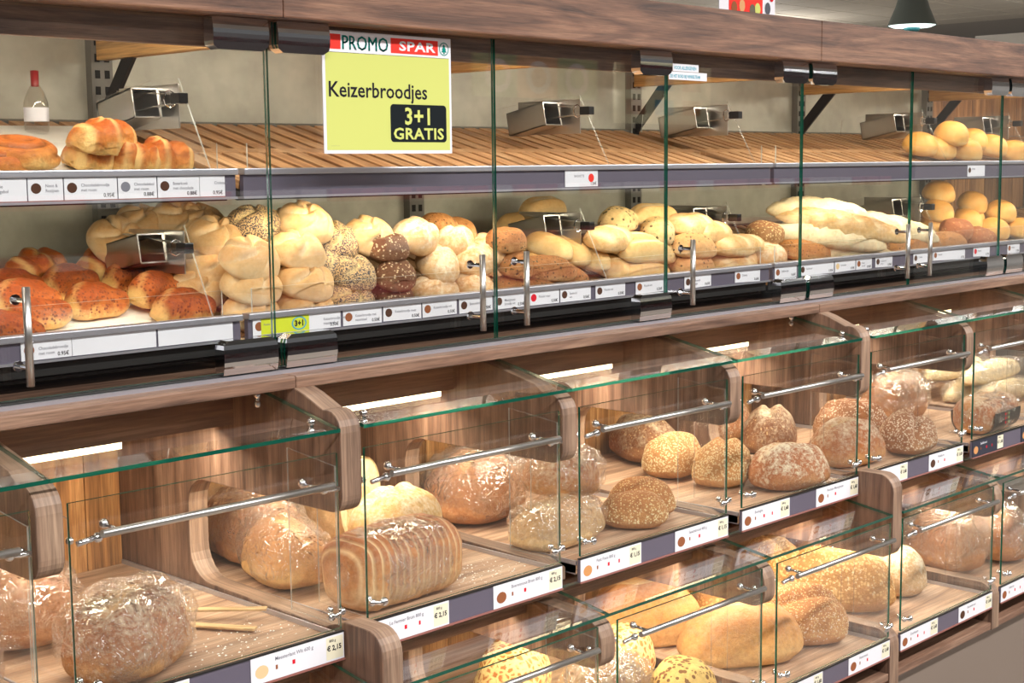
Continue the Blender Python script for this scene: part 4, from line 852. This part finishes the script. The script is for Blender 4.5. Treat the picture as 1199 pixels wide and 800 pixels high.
 ('kaiser', -0.489, 0.460, 1.4482, 1.55, 0.254, 1.07, 'kaiser roll hidden low at the back of its pile'),
 ('kaiser', -0.395, 0.410, 1.4475, 1.90, 0.254, 1.07, 'kaiser roll hidden low at the back of its pile'),
 ('kaiser', -0.395, 0.410, 1.4146, 1.90, 0.254, 1.07, 'kaiser roll hidden low at the back of its pile'),
 ('poppy', -0.378, 0.261, 1.4489, 0.85, 0.254, 1.08, 'poppy roll hidden low at the back of its pile'),
 ('poppy', -0.378, 0.261, 1.4019, 0.85, 0.254, 1.08, 'poppy roll hidden low at the back of its pile'),
 ('seeded_long', 0.293, 0.160, 1.3496, 0.24, 0.254, 1.00, 'seeded long roll hidden low at the back of its pile'),
 ('stick', 0.601, 0.450, 1.4496, 0.59, 0.254, 1.00, 'stick roll hidden low at the back of its pile'),
 ('stick_short', 0.476, 0.420, 1.4172, 0.67, 0.254, 1.00, 'stick short roll hidden low at the back of its pile'),
 ('stick_short', 0.423, 0.268, 1.3777, 2.25, 0.254, 1.00, 'stick short roll hidden low at the back of its pile'),
 ('pumpkin', 0.664, 0.268, 1.4213, 0.85, 0.254, 1.00, 'pumpkin roll hidden low at the back of its pile'),
 ('pumpkin', 0.664, 0.268, 1.3777, 0.85, 0.254, 1.00, 'pumpkin roll hidden low at the back of its pile'),
 ('pumpkin', 0.773, 0.238, 1.3939, 1.20, 0.254, 1.00, 'pumpkin roll hidden low at the back of its pile'),
 ('ciabatta', 1.091, 0.205, 1.3614, 0.50, 0.254, 0.80, 'ciabatta roll hidden low at the back of its pile'),
 ('golden', 2.489, 0.306, 1.4093, 0.85, 0.254, 1.00, 'golden roll hidden low at the back of its pile'),
 ('golden', 2.263, 0.309, 1.3883, 0.50, 0.254, 1.00, 'golden roll hidden low at the back of its pile'),
]
cnt = {}
for kind, x, y, z, rz, rx, s, lab in ROLLS:
    i = cnt.get(kind, 0); cnt[kind] = i + 1
    nm, cat = NAMES[kind]
    o = mk(nm, BM[kind][i % len(BM[kind])], None, (x, y, z), (rx, 0, rz)); o.scale = (s, s, s)
    o.rotation_mode = 'ZYX' if False else 'XYZ'
    if rx: o.rotation_euler = (Matrix.Rotation(rx, 3, 'X') @ Matrix.Rotation(rz, 3, 'Z')).to_euler()
    tag(o, lab, cat, GROUPS.get(kind.split('_')[0], kind.replace('_', ' ') + ' breads'))
# white paper sheets under the pastries
for zf, y0, y1, nm in ((zup, .105, .47, 'upper'), (zlo, .105, .46, 'lower')):
    x0, x1 = -1.25, -.575
    n = 14; vs = []; 
    for j in range(9):
        for i in range(n + 1):
            yy_ = y0 + (y1 - y0) * j / 8; xx = x0 + (x1 - x0) * i / n
            vs.append((xx, yy_, zf(yy_) + .0035 + .0018 * noise.noise(Vector((xx * 14, yy_ * 14, 3)))))
    m = len(vs); vs += [(a, b_, c_ - .0012) for a, b_, c_ in vs]
    fs = [[j * (n + 1) + i, j * (n + 1) + i + 1, (j + 1) * (n + 1) + i + 1, (j + 1) * (n + 1) + i] for j in range(8) for i in range(n)]; fs += [[a + m for a in f[::-1]] for f in fs]
    tag(mk('baking_paper', md('baking_paper', vs, fs, 'paper', None, True)), 'white baking paper sheet under the pastries on the %s shelf' % nm, 'baking paper')
# small bottle at the back of the upper shelf
bt = thing('glass_bottle', 'clear bottle with red neck at the back of the upper shelf', 'bottle', (-.705, .42, zup(.42) + .004))
lathe([(.001, 0), (.019, 0), (.021, .004), (.021, .05), (.016, .066), (.0065, .082), (.006, .1)], 18).obj('body', 'bottle_glass', bt, smooth=True); lathe([(.0066, .078), (.0072, .105), (.001, .106)], 14).obj('neck_foil', 'bottle_red', bt, smooth=True); lathe([(.0212, .018), (.0212, .042)], 18).obj('label_band', 'white_card', bt, smooth=True)

# ------------------------------------------------------------------ loaves in the bins
def bag_mesh(L, W, H, seed=0, tail=.35, wr=.006, zc=.5):
    """clear bag: follows the loaf, then gathers into a neck and flares"""
    st = []
    for k in range(15): 
        u = -1 + 2 * k / 14; s = max(1 - abs(u) ** 3.4, .0) ** .45; st.append((u * L / 2 * 1.06, max(s, .04), max(s, .04), 0))
    st[-1] = (L / 2 * 1.0, .55, .55, 0)
    if tail: st += [(L / 2 * (1 + tail * .35), .24, .2, .02), (L / 2 * (1 + tail * .6), .22, .12, .03), (L / 2 * (1 + tail), .55, .16, .05)]
    else: st += [(L / 2 * 1.06, .04, .04, 0)]
    n = 44; vs = []; fs = []
    for k, (x, sy, sz, lift) in enumerate(st):
        for q in range(n):
            a = 2 * PI * q / n; c_, s_ = math.cos(a), math.sin(a)
            yy_ = math.copysign(abs(c_) ** .8, c_) * W / 2 * 1.07 * sy; zz_ = H * .5 * 1.06 * (1 + math.copysign(abs(s_) ** .8, s_) * sz) + lift * .3
            w_ = wr * (noise.noise(Vector((x * 26 + seed * 5, c_ * 3.2, s_ * 3.2))) + .8 * abs(noise.noise(Vector((x * 9, c_ * 9 + seed, s_ * 9)))))
            zz_ = max(zz_ + w_ * s_, .0005)
            vs.append((x + w_ * .3, yy_ + w_ * c_, zz_))
    for k in range(len(st) - 1):
        for q in range(n): fs.append([k * n + q, k * n + (q + 1) % n, (k + 1) * n + (q + 1) % n, (k + 1) * n + q])
    fs.append(list(range(n))[::-1])
    return md('bag', vs, fs, 'bag', None, True)
def loaf(name, lab, x, y, z, rz, L, W, H, mat, fn=None, e=2.4, p=.72, lump=.05, sd=0, bag=None, seed_part=None, tilt=(0, 0), cat='bread', taper=0.0, flat=.3, group='loaves in the bread bins', lf=16.0, cut=None):
    me = tin(name, L, W, H, mat, fn if isinstance(fn, int) else 0, sd) if (fn is None or isinstance(fn, int)) and e >= 3.4 else blob(name, L, W, H, mat, e=e, p=p, fn=fn, lump=lump, lf=lf, seed=sd, nu=64, nv=30, taper=taper, flat=flat)
    rot = (Matrix.Rotation(rz, 3, 'Z') @ Matrix.Rotation(tilt[0], 3, 'X') @ Matrix.Rotation(tilt[1], 3, 'Y')).to_euler()
    if bag is None and seed_part is None and cut is None:
        return tag(mk(name, me, None, (x, y, z), rot), lab, cat, group)
    t = thing(name, lab, cat, (x, y, z), rot, group)
    mk('crust', me, t, (0, 0, .001))
    if seed_part: seeds(t, me, *seed_part)
    if bag is not None: mk('bag', bag_mesh(L, W, H, sd, *bag), t)
    if cut:
        cx, rx_, rz_ = cut; n = 26
        vs = [(cx, 0, H * .5)] + [(cx, math.copysign(abs(math.cos(a)) ** .75, math.cos(a)) * rx_, H * .48 + math.copysign(abs(math.sin(a)) ** .8, math.sin(a)) * rz_) for a in [2 * PI * k / n for k in range(n)]]
        me2 = md('cut_face', vs + [(v[0] + .004, v[1] * .97, v[2]) for v in vs], [[n + 1, n + 2 + k, n + 2 + (k + 1) % n] for k in range(n)] + [[1 + k, 1 + (k + 1) % n, n + 2 + (k + 1) % n, n + 2 + k] for k in range(n)], 'crumb'); mk('cut_face', me2, t)
    return t
def tin(name, L, W, H, mat, n=0, sd=0, groove=.05, crown=.12):
    """tin loaf lofted along its length; n cuts make it a sliced loaf"""
    ns = 120 if n else 48; nc = 40; vs = []; cr = []; fs = []
    for i in range(ns + 1):
        u = -1 + 2 * i / ns; s = max(1 - abs(u) ** 7, 0) ** .5; s = .25 + .75 * s if abs(u) < 1 else .0
        g = 0.0
        if n:
            a_ = (u * n / 2 + .5) % 1.0; dd = min(a_, 1 - a_); g = math.exp(-(dd / .12) ** 2)
        for q in range(nc):
            a_ = 2 * PI * q / nc; c_, s_ = math.cos(a_), math.sin(a_)
            yy_ = math.copysign(abs(c_) ** .62, c_) * W / 2; zz_ = math.copysign(abs(s_) ** .68, s_) * H / 2
            if s_ > 0: zz_ *= 1 + crown * abs(s_); yy_ *= 1 + .05 * math.sin(PI * s_)
            w_ = 1 + .05 * noise.noise(Vector((u * 2.2 + sd, c_ * 1.3, s_ * 1.3))) + .03 * noise.noise(Vector((u * 9 + sd, c_ * 5, s_ * 5))) - groove * g
            vs.append((u * L / 2, yy_ * s * w_, max(zz_ * s * w_, -H / 2 * .96) + H / 2 * .96)); cr.append(g if n else max(0.0, s_ - .85) * 3)
    for i in range(ns):
        for q in range(nc): fs.append([i * nc + q, i * nc + (q + 1) % nc, (i + 1) * nc + (q + 1) % nc, (i + 1) * nc + q])
    fs += [list(range(nc))[::-1], list(range(ns * nc, (ns + 1) * nc))]
    me = md(name, vs, fs, mat, None, True); at = me.attributes.new('crease', 'FLOAT', 'POINT'); at.data.foreach_set('value', np.clip(np.array(cr), 0, 1).astype(np.float32))
    return me
T1, T2 = .8685, .4905
# upper row of bins
loaf('crusty_loaf', 'crusty round loaf in a clear bag at the front of the left bin', -.845, -.045, T1, .5, .215, .165, .125, 'rustic', f_line(.12, .18), sd=1, bag=(.45, .009), cut=None)
loaf('crusty_loaf', 'bagged crusty loaf cut by the left picture edge', -1.16, -.03, T1, .3, .22, .16, .12, 'rustic', f_line(.1), sd=2, bag=(.3, .009))
loaf('crusty_loaf', 'bagged crusty loaf behind the front one in the left bin', -.88, .22, T1, 1.2, .24, .17, .125, 'tin_brown', f_line(.1), sd=3, bag=(.4, .008))
loaf('sliced_loaf', 'sliced brown loaf in a clear bag at the front of its bin', -.325, -.06, T1, .06, .26, .14, .125, 'sliced', 16, e=3.4, p=.55, sd=4, bag=(.0, .007), lump=.03)
loaf('floury_loaf', 'pale flour dusted loaf behind the sliced bagged loaf', -.175, .10, T1, .35, .235, .15, .145, 'floury_loaf', f_line(.08, .1, .3), e=2.8, p=.6, sd=5)
loaf('country_loaf', 'bagged brown country loaf at the back left of its bin', -.34, .34, T1, 1.45, .27, .15, .14, 'tin_brown', f_line(.1), e=2.8, sd=6, bag=(.0, .008))
loaf('country_loaf', 'bagged golden loaf lying beside the sliced loaf', -.395, .165, T1, 1.3, .22, .13, .115, 'tin_loaf', f_line(.08), e=3, sd=7, bag=(.25, .008))
loaf('cut_loaf', 'cut pale loaf leaning behind the wooden side panel', -.13, .36, T1, 1.5, .22, .12, .20, 'loaf_cut', f_line(.06), e=3, sd=8, cut=(-.108, .05, .085))
loaf('bagged_round_loaf', 'round brown loaf in a clear bag, back of third bin', .175, .25, T1, .4, .24, .2, .14, 'tin_brown', f_line(.07), sd=9, bag=(.4, .01))
loaf('bagged_round_loaf', 'brown loaf in a clear bag at the back right, third bin', .33, .36, T1, .2, .22, .16, .14, 'rustic_dark', f_line(.07), sd=10, bag=(.3, .01))
loaf('oval_loaf', 'pale oval loaf in a bag at the left of the third bin', .135, -.03, T1, .08, .235, .12, .09, 'loaf_cut', f_line(.06), e=3.2, p=.6, sd=11, bag=(.0, .007))
loaf('bagged_round_loaf', 'orange brown bagged loaf lying on the pale oval loaf', .235, .06, T1 + .068, .3, .19, .15, .105, 'rustic', f_line(.1), sd=12, bag=(.3, .009), tilt=(.12, .1))
SE = (420, .0019, 'seed_sesame', .3)
loaf('sesame_roll', 'sesame roll at the front of the third bin', .345, -.055, T1, -.8, .14, .1, .075, 'sesame_dark', None, e=2.6, sd=13, seed_part=(380, .0017, 'seed_sesame', .25))
loaf('sesame_roll', 'sesame roll right of and behind the front one', .43, -.005, T1, -.8, .15, .105, .085, 'sesame_dark', None, e=2.6, sd=14, seed_part=(420, .0017, 'seed_sesame', .25))
loaf('sesame_loaf', 'sesame crusted loaf at the back left, fourth bin', .80, .20, T1, .3, .19, .13, .105, 'sesame_loaf', None, e=2.5, sd=15, seed_part=(700, .0019, 'seed_sesame', .25))
loaf('sesame_loaf', 'sesame crusted loaf left of the flour dusted country loaf', .80, .05, T1, .3, .18, .13, .105, 'sesame_loaf', f_line(.08), e=2.5, sd=16, seed_part=(700, .0019, 'seed_sesame', .25))
loaf('country_loaf', 'flour dusted oval country loaf in front of dark loaves', .875, -.085, T1, -.35, .20, .14, .105, 'country', f_line(.06, .2, .2), e=2.5, sd=17)
loaf('dark_loaf', 'dark crusty loaf at the back left of the fifth bin', 1.20, .19, T1, .5, .22, .14, .12, 'rustic_dark', f_line(.1), sd=18)
loaf('dark_loaf', 'dark crusty loaf highest at the back of the fifth bin', 1.22, .36, T1, .3, .24, .15, .12, 'rustic_dark', f_line(.1), sd=19)
loaf('dark_loaf', 'dark crusty loaf at the very back, fourth bin', .90, .37, T1, 1.2, .22, .15, .12, 'rustic_dark', f_line(.1), sd=20)
loaf('rustic_loaf', 'speckled brown loaf at the left of the fifth bin', 1.19, -.045, T1, -.2, .215, .135, .115, 'rustic', f_line(.07), sd=21, e=2.6)
loaf('oat_loaf', 'oat flaked twisted brown loaf in the fifth bin', 1.435, -.085, T1, .2, .195, .125, .10, 'oat_loaf', f_fold, e=2.6, sd=22, seed_part=(700, .0017, 'seed_oat', .2))
loaf('oat_loaf', 'oat flaked loaf behind the twisted one, fifth bin', 1.45, .10, T1, -.6, .2, .13, .12, 'oat_loaf', f_slash(2, .6, .06), sd=23, seed_part=(500, .0017, 'seed_oat', .25))
loaf('bagged_tin_loaf', 'pale loaf in a shiny bag at the back of the right bin', 1.80, .17, T1, .1, .26, .15, .14, 'tin_brown', f_line(.05), e=3, sd=24, bag=(.5, .011))
loaf('wrapped_loaf', 'brown bagged loaf with black wrapper in the right bin', 1.86, -.085, T1, .08, .25, .115, .095, 'rustic', None, e=3.4, sd=26, bag=(.3, .008))
wp = bpy.data.objects['wrapped_loaf']
b = MB(); n = 26; prof = []
prof = [(-.0625 * math.copysign(abs(math.cos(PI * k / (n - 1))) ** .62, math.cos(PI * k / (n - 1))), max(.062 - .0615 * abs(math.sin(PI * k / (n - 1))) ** .68, .0006)) for k in range(n)]
vs = [(x, yv, zv) for x in (-.092, .092) for yv, zv in prof]; vs += [(x, yv * 1.02, zv - .0008) for x, yv, zv in vs]
fs = [[k, k + 1, n + k + 1, n + k] for k in range(n - 1)]; fs += [[a + 2 * n for a in f[::-1]] for f in fs]
mk('wrapper', md('wrapper', vs, fs, 'black_plastic', None, True), wp)
for k in range(9): flat_disc('wrapper_print', ('ink_red', 'print_brown', 'poster_green')[k % 3], wp, -.02 + (k % 3) * .012, -.0645, .03 + (k // 3) * .012, .004, .004, 8)
for k, (x, y, z) in enumerate(((2.36, .10, .02), (2.36, .20, .02), (2.37, .15, .078), (2.36, .27, .08))):
    loaf('bagged_baguette', ('long baguette in a paper and plastic sleeve, %s of the right bin stack' % ('front', 'middle', 'upper front', 'topmost back')[k]), x, y, T1 + z - .02, .03, .40, .08, .065, 'baguette_pale', f_slash(6), sd=30 + k, bag=(.12, .005), taper=.2, cat='baguette')
loaf('bagged_tin_loaf', 'bagged loaf at the right edge behind the glass', 2.32, -.08, T1, .2, .25, .14, .12, 'tin_brown', f_line(.06), e=2.8, sd=36, bag=(.3, .008))
# lower row of bins
loaf('tiger_loaf', 'large crackle crusted loaf under the lower glass top', -.18, .02, T2, .55, .25, .165, .14, 'tiger', None, sd=40, e=2.4)
loaf('tiger_loaf', 'crackle crusted loaf right of the large one, lower bins', .165, .13, T2, .4, .2, .15, .135, 'tiger', None, sd=41)
loaf('bagged_dark_loaf', 'brown loaf in crinkled bag, front of the lower third bin', .235, -.07, T2, .3, .22, .15, .125, 'rustic_dark', f_line(.08), sd=42, bag=(.0, .012))
loaf('tiger_loaf', 'spotted tiger loaf at the front of the lower third bin', .395, -.145, T2, .4, .17, .135, .10, 'tiger_dark', None, sd=43)
loaf('tiger_loaf', 'orange crackle crusted loaf behind the spotted one', .43, .05, T2, .2, .17, .13, .12, 'tiger', None, sd=44)
loaf('tin_loaf', 'golden tin loaf at the back of the lower fourth bin', .655, .17, T2, -.7, .26, .14, .15, 'tin_loaf', f_line(.05), e=3.4, p=.5, sd=45)
loaf('white_loaf', 'large smooth pale loaf in the lower fourth bin', .70, -.075, T2, -.6, .29, .15, .13, 'tin_loaf', f_line(.09, .1, .35), e=3, p=.6, sd=46)
loaf('folded_oat_loaf', 'folded oat sprinkled brown loaf, lower fourth bin', .91, -.10, T2, -.75, .22, .145, .125, 'sesame_dark', f_fold, e=2.8, sd=47, seed_part=(800, .0017, 'seed_oat', .15))
loaf('coarse_loaf', 'coarse golden loaf at the back of the lower fourth bin', .90, .16, T2, .9, .28, .15, .15, 'coarse_loaf', f_line(.05), e=2.8, sd=48)
loaf('coarse_loaf', 'coarse golden loaf seen through the lower fifth bin', 1.20, -.015, T2, -1.15, .30, .15, .145, 'coarse_loaf', f_line(.08), e=3, p=.6, sd=49, seed_part=(500, .0024, 'seed_sesame', .4))
loaf('coarse_loaf', 'coarse golden loaf at the back left, lower fifth bin', 1.16, .15, T2, .9, .26, .16, .16, 'coarse_loaf', f_line(.05), e=2.8, sd=50)
loaf('boule', 'round flour dusted boule with a slash, lower fifth bin', 1.42, -.065, T2, .9, .165, .155, .125, 'boule', f_line(.1, .1, .25), sd=51, e=2.1)
loaf('bagged_boule', 'round loaf in a shiny clear bag behind the boule', 1.42, .16, T2, .3, .25, .2, .17, 'tin_brown', f_line(.05), sd=52, bag=(.4, .012))
loaf('bagged_boule', 'big bagged brown loaf, left in the lower sixth bin', 1.735, -.035, T2, 1.2, .25, .165, .16, 'tin_brown', f_line(.05), sd=53, bag=(.0, .011))
loaf('bagged_boule', 'bagged brown loaf at the right edge, lower sixth bin', 1.93, -.10, T2, .6, .22, .16, .14, 'tin_brown', f_line(.05), sd=54, bag=(.3, .011))
loaf('bagged_boule', 'bagged loaf on top at the back, lower sixth bin', 1.93, .12, T2, .6, .24, .17, .19, 'rustic_dark', f_line(.05), sd=55, bag=(.2, .011))
# wooden tongs in the left bin
tw = thing('wooden_tongs', 'light wooden tongs lying in the left bread tray', 'tongs', (-.66, .08, T1 + .002), (0, 0, -.9))
bt_ = MB()
for s in (-1, 1): bt_.box(-.13, .13, -.008 + s * .004, .008 + s * .004, .002 + (s > 0) * .012, .006 + (s > 0) * .012, 0, Matrix.Rotation(s * .12, 3, 'Z'), (-.13, 0, .004))
bt_.box(-.135, -.115, -.012, .012, .002, .02).obj('arms', 'wood_tong', tw, .001)
# crumbs and flour on the front trays
for (x, y, z, w_, d_, lab) in ((-.66, -.05, T1, .2, .09, 'crumbs and flour scattered on the left bread tray'), (-.12, -.06, T1, .16, .07, 'crumbs and flour scattered beside the sliced loaf'), (.98, -.12, T1, .1, .04, 'flour crumbs scattered in front of the country loaf')):
    rg = random.Random(int(abs(x) * 100)); cb = MB()
    for k in range(170):
        s = rg.choice((.0006, .0009, .0016)) * rg.uniform(.7, 1.4); px_, py_ = rg.gauss(0, w_ / 2.6), rg.gauss(0, d_ / 2)
        cb.poly([(px_ + s * 1.5, py_, 0), (px_, py_ + s, 0), (px_ - s * 1.3, py_, 0), (px_, py_ - s, 0), (px_, py_, s)], [[0, 1, 4], [1, 2, 4], [2, 3, 4], [3, 0, 4]])
    tag(cb.obj('crumbs', 'paper', None, loc=(x, y, z + .0004)), lab, 'crumbs', kind='stuff')
